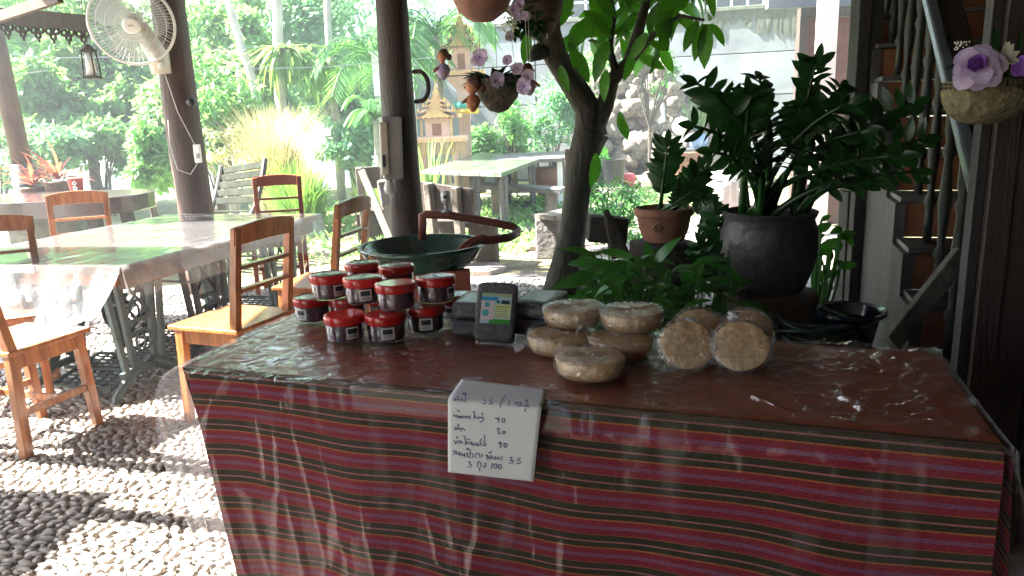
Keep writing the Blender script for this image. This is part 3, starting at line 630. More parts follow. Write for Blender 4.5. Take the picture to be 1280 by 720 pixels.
def sew_base(O, P, Q, span, parent, mt, wheel=True, n='side_frame'):
    side_frame(O, P, Q, n, parent, mt, False); side_frame(O+Q*span, P, Q, n, parent, mt, wheel)
    tb = B(); c = O+Q*(span/2)+Vector((0, 0, .115)); h = .17
    def q(a, s): return c+P*a+Q*s+Vector((0, 0, a*.22))
    for a in (-h, h): tb.bar(q(a, -.2), q(a, .2), .02, .014)
    for s in (-.2, .2): tb.bar(q(-h, s), q(h, s), .02, .014)
    for k in range(9): a = -h+.034*(k+1); tb.bar(q(a, -.2), q(a, .2), .008, .01)
    for s in (-.12, -.06, 0, .06, .12): tb.bar(q(-h, s), q(h, s), .008, .009)
    tb.build('treadle', mt, parent); B().bar(O+Vector((0, 0, .5)), O+Q*span+Vector((0, 0, .5)), .02, .012).build('cross_rod', mt, parent); B().tube([O+Vector((0, 0, .12)), O+Q*span+Vector((0, 0, .12))], .011, 8).build('cross_rod', mt, parent)
sew_base(T2(.20, .12, 0), U, Vv, .56, dt, IRON); sew_base(T2(.78, .12, 0), U, Vv, .56, dt, IRONB); sew_base(T2(1.62, .12, 0), U, Vv, .56, dt, IRON)
# plastic over the dining table: flat top, skirts with folds, drooping corner
cv = thing('table_plastic', 'clear plastic sheet draped over the long dining table with crumpled hanging edges', 'plastic cover', T2(0, 0, .77))
random.seed(2)
B().grid(lambda u, v: T2(TL*u, TW*v, .7605+.0035*noise.noise(Vector((u*9, v*3, 1)))+.002*noise.noise(Vector((u*4, v*25, 1)))), 90, 60).build('sheet_top', TABLEPL, cv, smooth=True)
def skirtA(u, v):      # long side towards the stall, drop 16 to 22 cm
    drop = .17+.03*math.sin(u*5); return T2(TL*u, -.012-.02*v-.012*v*math.sin(u*34)-.008*noise.noise(Vector((u*20, v*2, 4))), .762-drop*v)
B().grid(skirtA, 90, 10).build('long_skirt', HANGM, cv, smooth=True)
def skirtB(u, v):      # short near side, deep, gathered at the corner
    drop = .17+.15*math.sin(math.pi*min(1, u*1.3))**.7*(1 if u < .77 else .8); q = .05+.07*v; return T2(-.012-q*v*1.1-.02*v*math.sin(u*26+2*v)-.014*noise.noise(Vector((u*14, v*3, 8))), TW*u-.02, .762-drop*v)
B().grid(skirtB, 90, 14).build('near_skirt', HANGM, cv, smooth=True)
def skirtC(u, v): drop = .12+.30*(1-u)**2; return T2(TL+.012+.03*v+.02*v*math.sin(u*22), TW*u-.02-.05*v*(1-u), .762-drop*v)
B().grid(skirtC, 50, 10).build('far_skirt', HANGM, cv, smooth=True)
B().grid(lambda u, v: T2(TL*u, TW+.012+.02*v+.012*v*math.sin(u*30), .762-.18*v), 60, 6).build('back_skirt', HANGM, cv, smooth=True)
# chairs
def chair(name, label, mt, group='teak dining chairs', loc=(0, 0, 0), rz=0, h=1.0, w=.42, rails=2):
    t = thing(name, label, 'chair', (0, 0, 0), group); hw = w/2-.022; D = .17; sh = .50
    B().box((0, .01, sh), (w+.01, .42, .024)).build('seat', mt, t, bev=.006)
    for s in (-1, 1):
        B().bar((s*hw, D-.01, sh-.012), (s*hw, D+.02, 0), .042, .046, (0, 1, 0), .85).build('leg', mt, t, bev=.003)
        b = B(); b.bar((s*hw, -D-.02, 0), (s*hw, -D, sh+.01), .040, .046, (0, 1, 0)); b.bar((s*hw, -D, sh+.008), (s*hw, -D-.075, h-.02), .042, .04, (0, 1, 0), .85); b.build('leg', mt, t, bev=.003)
        B().bar((s*hw, -D-.02, .22), (s*hw, D+.01, .22), .022, .032, (0, 0, 1)).build('stretcher', mt, t, bev=.002)
        B().bar((s*(hw-.003), -D+.01, sh-.045), (s*(hw-.003), D-.01, sh-.045), .022, .065).build('apron', mt, t, bev=.002)
    B().bar((-hw, D-.012, sh-.045), (hw, D-.012, sh-.045), .022, .065).build('apron', mt, t, bev=.002)
    B().bar((-hw, .02, .22), (hw, .02, .22), .022, .03).build('stretcher', mt, t, bev=.002)
    yb = lambda z: -D-.075*(z-sh)/(h-sh)
    b = B(); n = 10; vs = []
    for i in range(n+1):
        x = -w/2+.0+w*i/n; k = 1-(2*i/n-1)**2
        for (yo, zo) in ((-.013, -.095+.008*k), (.013, -.095+.008*k), (.013, -.015+.022*k), (-.013, -.015+.022*k)): vs.append((x, yb(h+zo)-.014*k+yo, h+zo))
    fs = [(i*4+j, i*4+(j+1) % 4, (i+1)*4+(j+1) % 4, (i+1)*4+j) for i in range(n) for j in range(4)]+[(3, 2, 1, 0), (n*4, n*4+1, n*4+2, n*4+3)]
    b.add(vs, fs).build('top_rail', mt, t, bev=.003)
    for z in ((h-.20, h-.31) if rails == 2 else (h-.2,)): B().bar((-hw, yb(z), z), (hw, yb(z), z), .018, .04, (0, 1, 0)).build('back_slat', mt, t, bev=.002)
    t.location = loc; t.rotation_euler = (0, 0, rz); return t
def face(dx, dy): return math.atan2(dy, dx)-math.pi/2
ch = chair('dining_chair', 'orange teak chair with sunlit seat nearest the camera at the left edge', WOODO, loc=(-2.32, 3.33, 0), rz=face(.34, .94))
c_ = G(292, 400, .5); dup(ch, (c_.x+.0, c_.y+.02, 0), face(-.90, .36), 'orange teak chair standing between the dining table and the jar stall')
c_ = G(400, 352, .5); dup(ch, (c_.x+.02, c_.y, 0), face(-.93, .25), 'orange teak chair just left of the green basin')
c_ = G(10, 392, .5); dup(ch, (c_.x-.05, c_.y-.0, 0), face(.45, -.9), 'orange teak chair cut by the left edge, behind the dining table')
c_ = Y(97, 238, 5.5); dup(ch, (c_.x-.0, 5.4, 0), face(.35, -.94), 'orange teak chair in front of the red flower pot and round table')
WOODR2 = WOODR
c_ = Y(357, 222, 6.75); chair('dining_chair', 'reddish brown chair at the far end of the dining table beside the slatted lounger', WOODR, loc=(c_.x, 6.65-.28, 0), rz=face(-.15, .99)+math.pi)
# chair in front of far end seen through the corner plastic
# slatted lounge chair
t = thing('slatted_lounger', 'dark grey green slatted garden lounger behind the dining table', 'lounger', Y(300, 262, 8.2)); 
tl, trr, br = Y(277, 213, 8.4), Y(332, 204, 8.0), Y(322, 262, 7.6); bl = Y(268, 262, 8.0)
for k in range(5):
    a = tl.lerp(bl, k/5.2+.02); c2 = trr.lerp(br, k/5.2+.02); B().bar(a, c2, .07, .022, (0, -1, .3)).build('slat', SLATE, t, bev=.003)
sx = (br-bl).normalized(); fwd = Vector((sx.y, -sx.x, 0)).normalized()
for k in range(6):
    o = fwd*(-.10*k-.06)+Vector((0, 0, -.03-.035*k)); 
    B().bar(bl-Vector((0, 0, .02))-o*0+Vector((fwd.x*(.09*k), fwd.y*(.09*k), -.04*k)), br-Vector((0, 0, .02))+Vector((fwd.x*(.09*k), fwd.y*(.09*k), -.04*k)), .075, .02, (0, 0, 1)).build('slat', SLATE, t, bev=.003)
for a, c2 in ((tl, bl), (trr, br)):
    e = c2+fwd*.55+Vector((0, 0, -.25)); s = B(); s.tube(bez(a+Vector((0, 0, .04)), c2+Vector((0, .04, .0)), c2+fwd*.15+Vector((0, 0, -.1)), 8)+[e], .028, 8); s.bar(e, (e.x, e.y, 0), .045, .045, (0, 1, 0)); s.bar(c2, (c2.x, c2.y+.1, 0), .045, .045, (0, 1, 0)); s.build('side_frame', WOODD, t)
# round table at the far left
c = Vector((-4.75, 7.45, 0)); t = thing('round_table', 'thick dark oval wooden table behind the chairs at far left', 'table', c)
b = B(); n = 40; vs = []
zc = .83
vs = [(c.x+1.15*math.copysign(abs(math.cos(a))**.75, math.cos(a)), c.y+.62*math.copysign(abs(math.sin(a))**.75, math.sin(a)), zc-.16) for a in [2*math.pi*k/n for k in range(n)]]
b.poly(vs, (0, 0, 1), .16); b.build('tabletop', mat('very dark glossy wood', (.03, .02, .02), (.06, .04, .04), 4, .2, .1, 20, coat=.5), t, bev=.01)
for sx in (-1, 1):
    for sy in (-1, 1): B().bar((c.x+sx*.75, c.y+sy*.3, zc-.16), (c.x+sx*.8, c.y+sy*.32, 0), .1, .1, (0, 1, 0)).build('leg', WOODD, t)
# ================================================================== BACK TABLE GROUP
q0, q1, q2, q3 = G(526, 213, .8), G(627, 216, .8), G(690, 193, .8), G(603, 190, .8)
sc_ = .9
q2 = q1+(q2-q1)*.95; q3 = q0+(q3-q0)*.95
bt = thing('back_table', 'plank topped garden table on black sewing machine legs behind the green basin', 'table', ((q0+q1)/2).xy.to_3d())
for k in range(4):
    a, b2, c2, d2 = q0.lerp(q1, k/4+.004), q0.lerp(q1, (k+1)/4-.004), q3.lerp(q2, (k+1)/4-.004), q3.lerp(q2, k/4+.004)
    B().poly([p-Vector((0, 0, .05)) for p in (a, b2, c2, d2)], (0, 0, 1), .05).build('tabletop_plank', mat('worn wet looking grey green planks', (.05, .075, .05), (.13, .15, .11), 3, .28, .2, 20, coat=.5), bt, bev=.004)
P2 = (q2-q1).normalized(); Q2 = (q0-q1).normalized()
sew_base(q1+P2*.45+Q2*.12+Vector((0, 0, -.8)), P2, Q2, .5, bt, IRONB); sew_base(q1+P2*2.4+Q2*.12+Vector((0, 0, -.8)), P2, Q2, .5, bt, IRONB)
for (px, py) in ((612, 275),): pass
# rustic benches of heavy planks
def rbench(label, p0, p1, ztop, h, m=WOODD, posts=(.25, .75), name='plank_bench', lean=.0):
    t = thing(name, label, 'bench', ((p0+p1)/2).xy.to_3d()); d = (p1-p0).normalized(); nrm = Vector((-d.y, d.x, 0))
    B().bar(p0+Vector((0, 0, -h/2)), p1+Vector((0, 0, -h/2)), h, .05, nrm).build('backrest', m, t, bev=.008)
    for k in posts: q = p0.lerp(p1, k); B().bar(q+nrm*-.06+Vector((0, 0, .0)), Vector((q.x, q.y, 0))-nrm*.0, .07, .09, nrm).build('post', WOODG, t, bev=.006)
    for k in range(2): B().bar(p0.xy.to_3d()+nrm*(.16+.2*k)+Vector((0, 0, .43)), p1.xy.to_3d()+nrm*(.16+.2*k)+Vector((0, 0, .43)), .18, .05, (0, 0, 1)).build('seat_plank', m, t, bev=.006)
    for k in (.12, .88): q = p0.lerp(p1, k).xy.to_3d()+nrm*.26; B().bar(q+Vector((0, 0, .4)), q, .3, .08, nrm).build('leg', m, t, bev=.006)
    return t
rbench('heavy dark plank bench behind the tap, right of the dark log post', Y(523, 226, 7.2), Y(592, 236, 6.9), 0, .28)
rbench('dark plank bench with an upright end just left of the dark log post', Y(447, 209, 8.3), Y(484, 207, 8.3), 0, .24, posts=(.08, .9))
t = tag(B().bar(Y(452, 213, 7.2), Y(488, 300, 6.9), .07, .035, (0, 1, 0)).build('leaning_plank', WOODG, bev=.004), 'pale narrow plank leaning diagonally left of the dark log post', 'plank')
t = tag(B().bar(Y(482, 224, 7.0), Y(488, 258, 7.0), .16, .1, (0, 1, 0)).build('mottled_block', CONC, bev=.02), 'speckled grey stone block on the bench end beside the dark log post', 'block')
# bench with stone leg
t = thing('stone_leg_bench', 'grey two plank bench on a rough stone leg left of the tree trunk', 'bench', G(678, 310))
s0, s1 = G(668, 268, .47), G(708, 271, .47); sd = Vector((.62, .78, 0)).normalized(); hh = s0.copy()
w0 = (s1-s0)
for k, (u0, u1) in enumerate(((0, .62), (.66, 1.05))):
    a, b2 = s0+w0*u0, s0+w0*u1; B().poly([p+Vector((0, 0, -.045)) for p in (a, b2, b2+sd*1.15, a+sd*1.15)], (0, 0, 1), .045).build('seat_plank', WOODG, t, bev=.005)
B().box((s0.x+.14, s0.y+.12, .21), (.23, .2, .42), Euler((0, 0, -.3)).to_matrix()).build('leg', CONC, t, bev=.02); B().box((s0.x+.9, s0.y+1.0, .21), (.2, .2, .42), Euler((0, 0, -.3)).to_matrix()).build('leg', CONC, t, bev=.02)
B().bar(Y(706, 213, 8.6), Y(716, 213, 8.6)+Vector((.3, 0, 0)), .5, .06, (0, 1, .1)).build('backrest', WOODD, t, bev=.008)
# concrete table and bench further back, brown jar
c = Y(655, 200, 12.6); t = thing('concrete_table', 'rough grey slab table in front of the back wall', 'table', (c.x, 12.8, 0))
p = [G(614, 210, .82), G(706, 214, .82), G(712, 195, .82), G(640, 193, .82)]; p = [q+(Vector((0, 0, 0))) for q in p]
yk = [11.2, 11.2, 13.2, 13.2]; p = [Vector((Y(a, 205, y_).x, y_, .74)) for a, y_ in ((612, 11.2), (706, 11.2), (712, 13.2), (630, 13.2))]
B().poly(p, (0, 0, 1), .06).build('tabletop', CONC, t, bev=.01)
for a in (0, 1, 2, 3): q = p[a].lerp(sum(p, Vector())/4, .15); B().bar(q, (q.x, q.y, 0), .08, .08, (0, 1, 0)).build('leg', WHITE if a == 1 else CONC, t)
t = thing('slab_bench', 'low pale slab bench beside the slab table', 'bench', (Y(660, 240, 10.3).x, 10.3, 0))
a, b2 = Y(600, 232, 10.4), Y(704, 238, 10.1); B().bar(a, b2, .34, .07, (0, 0, 1)).build('seat', CONC, t, bev=.01)
for k in (.2, .85): q = a.lerp(b2, k); B().bar(q, (q.x, q.y, 0), .16, .2, (0, 1, 0)).build('leg', STONE, t, bev=.02)
c = Y(686, 236, 11.7); tag(B().lathe([(0, 0), (.17, 0), (.24, .2), (.235, .38), (.2, .42), (.17, .42), (.17, .3), (0, .3)], (c.x, c.y, c.z-.08), 24).build('clay_jar', TERRA, smooth=True, autos=40), 'wide brown clay jar under the rough slab table', 'jar')
# ================================================================== SPIRIT HOUSES
def shrine(label, cx, yd, zb, zt, w_, spire, colbase=True, yellow=False):
    t = thing('spirit_house', label, 'shrine', (cx, yd, 0)); h = zt-zb
    if colbase:
        B().lathe([(.22, 0), (.24, .1), (.15, .2), (.12, .5), (.15, zb-.28), (.3, zb-.14), (.42, zb-.06)], (cx, yd, 0), 4, Matrix.Rotation(R(45), 3, 'Z')).build('pedestal', GOLDP, t)
    else:
        for sx in (-1, 1):
            for sy in (-1, 1): B().lathe([(.05, 0), (.06, .1), (.04, .2), (.055, zb-.1), (.06, zb-.05)], (cx+sx*w_*.38, yd+sy*w_*.38, 0), 12).build('leg', GOLDP, t, smooth=True)
    b = B(); b.box((cx, yd, zb), (w_*1.25, w_*1.1, .08)); b.build('platform', GOLDP, t, bev=.005)
    b = B()
    for k in range(16): x = cx-w_*.6+w_*1.2*k/15; b.box((x, yd-w_*.56, zb+.0), (.03, .02, .06))
    b.build('platform_trim', GOLD, t)
    if yellow:
        b = B()
        for k in range(26): x = cx-w_*.6+w_*1.2*k/25; b.box((x, yd-w_*.5, zb-.13), (.02, .015, .2+.03*math.sin(k*2.1)))
        b.build('fringe', GOLD, t)
    B().box((cx, yd, zb+.04+h*.2), (w_*.5, w_*.45, h*.4)).build('body', GOLDP, t)
    B().box((cx, yd-w_*.226, zb+.04+h*.16), (w_*.2, .012, h*.26)).build('doorway', TERRA, t)
    for sx in (-1, 1): B().lathe([(.022, 0), (.018, .03), (.018, h*.36), (.026, h*.4)], (cx+sx*w_*.32, yd-w_*.3, zb+.04), 8).build('column', GOLD, t, smooth=True)
    z = zb+.04+h*.4; ww = w_*.5
    for k in range(4):
        hh = h*.13*(1-.12*k); vs = [(cx-ww*1.0, yd-ww*.9, z), (cx+ww*1.0, yd-ww*.9, z), (cx+ww, yd+ww*.9, z), (cx-ww, yd+ww*.9, z), (cx-ww*.25, yd, z+hh*1.5), (cx+ww*.25, yd, z+hh*1.5)]
        B().add(vs, [(0, 1, 5, 4), (2, 3, 4, 5), (0, 4, 3), (1, 2, 5), (3, 2, 1, 0)]).build('roof_tier', GOLDP if k % 2 else TERRA, t)
        g_ = B(); g_.add([(cx-ww*.7, yd-ww*.92, z+.01), (cx+ww*.7, yd-ww*.92, z+.01), (cx, yd-ww*.92, z+hh*1.7), (cx-ww*.7, yd-ww*.8, z+.01), (cx+ww*.7, yd-ww*.8, z+.01), (cx, yd-ww*.8, z+hh*1.7)], [(0, 1, 2), (5, 4, 3), (0, 2, 5, 3), (1, 4, 5, 2), (0, 3, 4, 1)]).build('gable', GOLD, t)
        fb = B()
        for sx in (-1, 1):
            for sy in (-1, 1): fb.lathe([(.012, 0), (.02, .03), (.008, .06), (.002, .15*(1-.15*k))], (cx+sx*ww, yd+sy*ww*.9, z), 6)
            fb.bar((cx+sx*ww*.98, yd-ww*.9, z+.01), (cx+sx*ww*.98, yd+ww*.9, z+.01), .03, .025)
        for q_ in range(9): fb.lathe([(.01, 0), (.014, .015), (.001, .05)], (cx-ww+2*ww*q_/8, yd-ww*.93, z), 5)
        fb.build('roof_finials', GOLD, t)
        z += hh; ww *= .72
    B().lathe([(ww*.9, 0), (ww*.5, .06), (ww*.6, .09), (ww*.25, .15), (ww*.3, .18), (.012, spire*.6), (0, spire)], (cx, yd, z), 10).build('spire', GOLD, t, smooth=True)
    return t
c = Y(578, 92, 13.2); shrine('taller pink and gold spirit house on a pedestal behind the flower basket', c.x, 13.2, c.z, c.z+.95, .62, .75)
c = Y(548, 174, 12.2); shrine('lower spirit house with yellow fringe on slim legs right of the dark log post', c.x, 12.2, c.z, c.z+.72, .74, .34, False, True)
c = Y(582, 131, 12.8); tag(B().lathe([(.2, -.05), (.215, 0), (.2, .05)], c, 16).build('sash', mat('teal sash cloth', (.03, .35, .3), (.05, .45, .38), 8, .6)), 'teal cloth sash tied round the pedestal of the taller spirit house', 'sash')
c = Y(584, 139, 12.8); tag(B().lathe([(.19, -.045), (.205, 0), (.19, .045)], c, 16).build('sash', mat('yellow sash cloth', (.6, .4, .04), (.7, .5, .08), 8, .6)), 'yellow cloth sash below the teal one on the spirit house pedestal', 'sash')
# ================================================================== ROCK WATERFALL
random.seed(31)
rk = thing('rock_waterfall', 'tall pile of pale rounded rocks against the grey garden wall', 'rockery', (Y(830, 200, 14.4).x, 14.4, 0))
RM = [B().blob((0, 0, 0), (1, 1, 1), 2, .5, 1.4, s+20).mesh('rock', STONE, smooth=True) for s in range(8)]
kx = Y(826, 200, 14.4).x; cnt = 0; core = B()
for k in range(250):
    z = rnd(0, 1)**1.25*2.75; wd = 1.45*(1-z/3.4)+.12; x = kx-.15+rnd(-wd, wd*1.0) - .18*z; yy = 14.9-(1-z/3)*.95*rnd(.5, 1.1)+abs(x-kx)*.25; s = rnd(.09, .22)*(1.1-.12*z)
    inst(RM[k % 8], 'rock', rk, Matrix.Translation((x, yy, z+.05)) @ Euler((rnd(-1, 1), rnd(-1, 1), rnd(0, 6))).to_matrix().to_4x4() @ Matrix.Diagonal((s*1.25, s, s*.78, 1)))
core.blob((kx-.15, 15.2, .5), (1.4, .65, 1.6), 3, .25, 1.5, 3); core.blob((kx-.45, 15.3, 1.7), (.75, .5, 1.1), 3, .25, 1.5, 4); core.build('rock_core', CLAYD, rk)
# pale curved tarp panel and ball lamp, trunk stool, bricks, pots in front of the wall
c = Y(822, 132, 14.6); t = tag(B().grid(lambda u, v: Y(806+34*u+4*math.sin(v*3), 112+52*v+16*u*u, 14.7-.25*math.sin(u*3)), 12, 12).build('white_sheet', WHITE, smooth=True), 'white curved sheet leaning on the wall above the rocks', 'sheet')
so = t.modifiers.new('thick', 'SOLIDIFY'); so.thickness = .01
c = Y(852, 158, 13.6); tag(B().lathe([(0, -.17), (.1, -.14), (.165, -.04), (.165, .04), (.1, .14), (0, .17)], c, 24).lathe([(.06, -.3), (.05, -.16)], c, 12).build('globe_lamp', WHITE, smooth=True), 'round white globe garden lamp right of the rocks', 'lamp')
t = thing('lamp_stand', 'dark support stand below the white globe lamp', 'stand', (c.x, c.y, 0)); B().tube([(c.x, c.y, c.z-.3), (c.x, c.y, 0)], .035, 8).build('shaft', CONC, t)
q = Y(898, 270, 9.3); t = thing('log_stool', 'pale barked round log stool on the tiled path', 'stool', (q.x, 9.3, 0)); random.seed(5)
B().lathe([(.24, 0), (.25, .1), (.245, .3), (.25, .48), (.235, .56)], (q.x, 9.3, 0), 30, wob=.12).build('log', mat('pale ridged bark', (.22, .19, .17), (.5, .45, .42), 5, .9, 1, 30, stretch=(5, 5, .5)), t, smooth=True); B().lathe([(.23, 0), (.2, .07), (.1, .1), (0, .11)], (q.x, 9.3, .56), 24).build('cushion', WHITE, t, smooth=True)
q = Y(858, 214, 12.8); t = thing('brick_stack', 'small stack of red bricks right of the rocks', 'bricks', (q.x, 12.8, 0))
for k in range(10):
    for j in range(2): B().box((q.x-.11+.225*j+(.03 if k % 2 else 0), 12.8, .035+k*.072), (.21, .1, .062)).build('brick', TERRA, t, bev=.004)
q = Y(767, 232, 11.5); tag(B().lathe([(0, 0), (.15, 0), (.19, .38), (.2, .4), (.17, .4), (.16, .33), (0, .33)], (q.x, q.y, q.z), 20).build('plant_pot', BLACK, smooth=True, autos=30), 'black plastic plant pot in front of the rocks, right of the tree trunk', 'pot')
q2_ = Y(767, 260, 11.5); tag(B().lathe([(.3, 0), (.26, max(.1, q.z-.01))], (q.x, q.y, 0), 10, wob=.2).build('garden_rock', STONE), 'low rock supporting the black plastic pot', 'rock')
q = Y(783, 226, 11.7); tag(B().blob(q+Vector((0, 0, .02)), (.15, .12, .1), 2, .5, 2, 3).build('cloth_bundle', mat('pink red cloth', (.5, .06, .08), (.6, .12, .14), 8, .7), smooth=True), 'pinkish red cloth bundle beside the black plastic pot', 'cloth')
# agave, slim bush tree, wall-foot plants
LM_AG = leafmesh('agave_leaf', L_DARK, 1, .12, 5, .15)
q = Y(873, 168, 13.8); t = thing('agave', 'dark spiky sword leaved plant at the foot of the grey wall', 'plant', q); random.seed(6)
for k in range(18): a = rnd(0, 6.28); el = rnd(.7, 1.4); put_leaf(LM_AG, t, q, Vector((math.cos(a)*math.cos(el), math.sin(a)*math.cos(el), math.sin(el))), Vector((math.cos(a), math.sin(a), .2)), rnd(.5, .8))
B().lathe([(0, 0), (.15, 0), (.19, .25), (.17, .25), (0, .22)], (q.x, q.y, q.z-.25), 16).build('pot', mat('blue glazed pot', (.12, .2, .4), (.2, .3, .5), 6, .3), t, smooth=True); B().box((q.x+.2, q.y, (q.z-.25)/2), (1.2, .4, q.z-.25)).build('plinth', CONC, t)
q = Y(812, 160, 13.9); t = thing('slim_bush', 'thin branching bush with small leaves in front of the wall, right of the rocks', 'bush', (q.x, q.y, 0)); b = B(); f = B(); random.seed(16)
for k in range(9): e = Y(rnd(785, 850), rnd(30, 110), 13.9); b.tube(bez(q, (q+e)/2+Vector((rnd(-.1, .1), 0, .1)), e, 6), [.022, .02, .017, .013, .01, .007, .004], 5); crown(f, [(e, .22)], 70, .1, seed=200+k)
b.tube([(q.x, q.y, 0), q], .03, 6); b.build('stem', BARK, t); f.build('foliage', L_MID, t)
VN = [('leafy climber on the wall behind the hanging flower basket', 640, 165, 14.3, (.6, .4, .75), L_BG), ('round green shrub left of the tree trunk against the wall', 690, 150, 14.6, (.75, .45, .7), L_BG2), ('bright leafy shrub behind the back table', 600, 185, 14.6, (.7, .4, .45), L_BG), ('low green shrub right of the tree trunk before the rocks', 745, 215, 11.8, (.35, .3, .45), L_MID), ('leafy shrub at the wall behind the tree fork', 745, 110, 15, (.7, .5, .9), L_BG)]
for i, (lb, px, py, yd, r, mt) in enumerate(VN):
    c = Y(px, py, yd); t = thing('shrub', lb, 'shrub', (c.x, c.y, 0), 'shrubs along the garden wall'); random.seed(280+i); st = B()
    for k in range(8): e = c+Vector((rnd(-1, 1)*r[0]*.7, rnd(-1, 1)*r[1]*.7, rnd(0, .6)*r[2])); st.tube(bez((c.x+rnd(-.1, .1), c.y, 0), (c.x, c.y, c.z*.6), e, 5), [.02, .018, .014, .01, .008, .004], 5)
    st.build('stem', BARK, t); f = B(); crown(f, [(c, r)], 1700, .12, seed=290+i); f.build('foliage', mt, t)
# ground cover under the benches, fallen leaves
random.seed(41); b = B()
for (x0, x1, y0, y1, n) in ((-1.7, .3, 7.6, 12.5, 2600), (.4, 3.3, 9.5, 13.2, 2600), (-4.2, -1.2, 7.4, 12.5, 2600)):
    for _ in range(n): p = Vector((rnd(x0, x1), rnd(y0, y1), rnd(.01, .05)))+Vector((0, 0, rnd(0, .2)**1.5)); a = rnd(0, 6.28); b.quadleaf(p, Vector((math.cos(a), math.sin(a), rnd(.2, 1.4))).normalized(), Vector((-math.sin(a), math.cos(a), .3)), rnd(.05, .13), .03)
tag(b.build('ground_cover', L_BG), 'low patchy green ground cover under the garden benches', 'ground cover', kind='stuff')
b = B()
for _ in range(1400): p = Vector((rnd(-2.5, 3.4), rnd(6.8, 12.5), .045)); a = rnd(0, 6.28); b.quadleaf(p, Vector((math.cos(a), math.sin(a), rnd(-.05, .25))).normalized(), Vector((rnd(-.3, .3), rnd(-.3, .3), 1)), rnd(.04, .1), .035)
tag(b.build('fallen_leaves', SOIL), 'dry fallen leaves scattered over the stone path', 'leaves', kind='stuff')
# ================================================================== RIGHT SIDE: posts, door, stairs
q = Y(1030, 100, 8.0); t = thing('sunlit_post', 'sunlit pale square post behind the big potted plant', 'post', (q.x, 8, 0)); B().box((q.x, 8, 1.6), (.17, .15, 3.2)).build('shaft', mat('pale pinkish painted wood', (.55, .47, .45), (.7, .62, .6), 4, .6, .1, 20), t, bev=.006)
t = thing('door_frame', 'reddish brown timber door between the sunlit post and the dark post', 'door', (Y(1060, 100, 8.6).x, 8.8, 0))
xa, xb = Y(1004, 100, 8.8).x, Y(1085, 100, 8.8).x; zt = Y(1050, 20, 8.8).z
for k in range(4):
    for j in range(3): B().box((xa+(xb-xa)*(k+.5)/4, 8.85+.01*(j % 2), zt*(j+.5)/3), ((xb-xa)/4-.012, .05, zt/3-.02)).build('door_panel', mat('dull red brown door', (.05, .017, .012), (.1, .035, .025), 5, .6, .2, 30), t, bev=.006)
for x in (xa-.04, xb+.04): B().box((x, 8.82, zt/2), (.08, .12, zt)).build('jamb', WOODD, t)
B().box(((xa+xb)/2, 8.82, zt+.05), (xb-xa+.16, .14, .1)).build('lintel', WOODD, t); B().box(((xa+xb)/2+.1, 8.95, zt+.55), (xb-xa+1.0, .1, .85)).build('upper_wall', WALLM, t)
def vpost(name, label, pxt, pyt, pxb, pyb, yd, w_, d_, m, cat='post', n=1):
    a = Y(pxt, pyt, yd); t = thing(name, label, cat, (a.x, yd, 0))
    for k in range(n): B().box((a.x+w_*(k-(n-1)/2), yd+(.012 if k % 2 else 0), 1.5), (w_-.006, d_, 3.0)).build('board', m, t, bev=.004)
    return t
vpost('timber_post', 'dark square double post left of the stairs', 1079, 100, 0, 0, 4.45, .075, .12, mat('dark grey brown post wood', (.02, .017, .015), (.05, .043, .038), 6, .7, .5, 30, stretch=(6, 6, .5)), n=2)
c = Y(1079, 310, 4.3); t = thing('dark_cabinet', 'narrow black shuttered panel standing behind the grey pot, left of the stairs', 'panel', (c.x, 4.3, 0))
for k in range(3): B().box((c.x-.07+.075*k+.0, 4.25, .62), (.07, .06, 1.24)).build('shutter_board', BLACK if k == 1 else WOODD, t, bev=.004)
# stairs climbing away from the camera
SD = Vector((.315, .95, 0)).normalized(); SX = Vector((SD.y, -SD.x, 0))
n0 = Y(1120, 246, 3.35)        # nosing of one tread at the left edge
RISE, RUN = .185, .262
st = thing('staircase', 'tiled stairs with a turned wooden railing climbing at the right', 'stairs', (n0.x+.5, n0.y, 0))
k0 = int(n0.z/RISE); zoff = n0.z-k0*RISE
WS = 1.25
STR = STRING
for k in range(-2, 9):
    z1 = n0.z+k*RISE; p = n0+SD*(RUN*k); p = Vector((p.x, p.y, 0)); Mx = Matrix((SX, SD, Vector((0, 0, 1)))).transposed()
    if z1 < .1: continue
    B().box(p+SX*(WS/2)+SD*(RUN/2)+Vector((0, 0, z1-RISE/2-.015)), (WS-.09, RUN-.02, RISE-.03), Mx).build('riser', TILER, st)
    B().box(p+SX*(WS/2)+SD*(RUN/2-.012)+Vector((0, 0, z1-.012)), (WS-.03, RUN+.03, .024), Mx).build('tread', mat('pale grey terrazzo edge', (.05, .046, .044), (.095, .088, .08), 7, .5, .1, 40), st, bev=.004)
    B().box(p+SX*.0225+SD*(RUN/2)+Vector((0, 0, (z1-.03)/2)), (.045, RUN-.002, z1-.03), Mx).build('stringer', STR, st)
def rail_pt(s, off=.05, h=0): p = n0+SD*s+SX*off; return Vector((p.x, p.y, n0.z+s/RUN*RISE+h))
B().bar(rail_pt(-1.2, .08, .80), rail_pt(2.4, .08, .80), .04, .045, (1, 0, 0)).build('handrail', mat('blue grey painted rail', (.12, .15, .18), (.2, .25, .3), 6, .35, .1, 30, coat=.3), st, bev=.008)
prof = [(.018, 0), (.018, .12), (.014, .14), (.028, .17), (.014, .2), (.016, .26), (.025, .36), (.019, .46), (.014, .52), (.026, .55), (.014, .58), (.022, .62), (.022, .8)]
bal = B().lathe(prof, n=10).mesh('baluster', mat('dark olive turned wood', (.013, .015, .012), (.03, .034, .026), 7, .5, .2, 30), smooth=True)
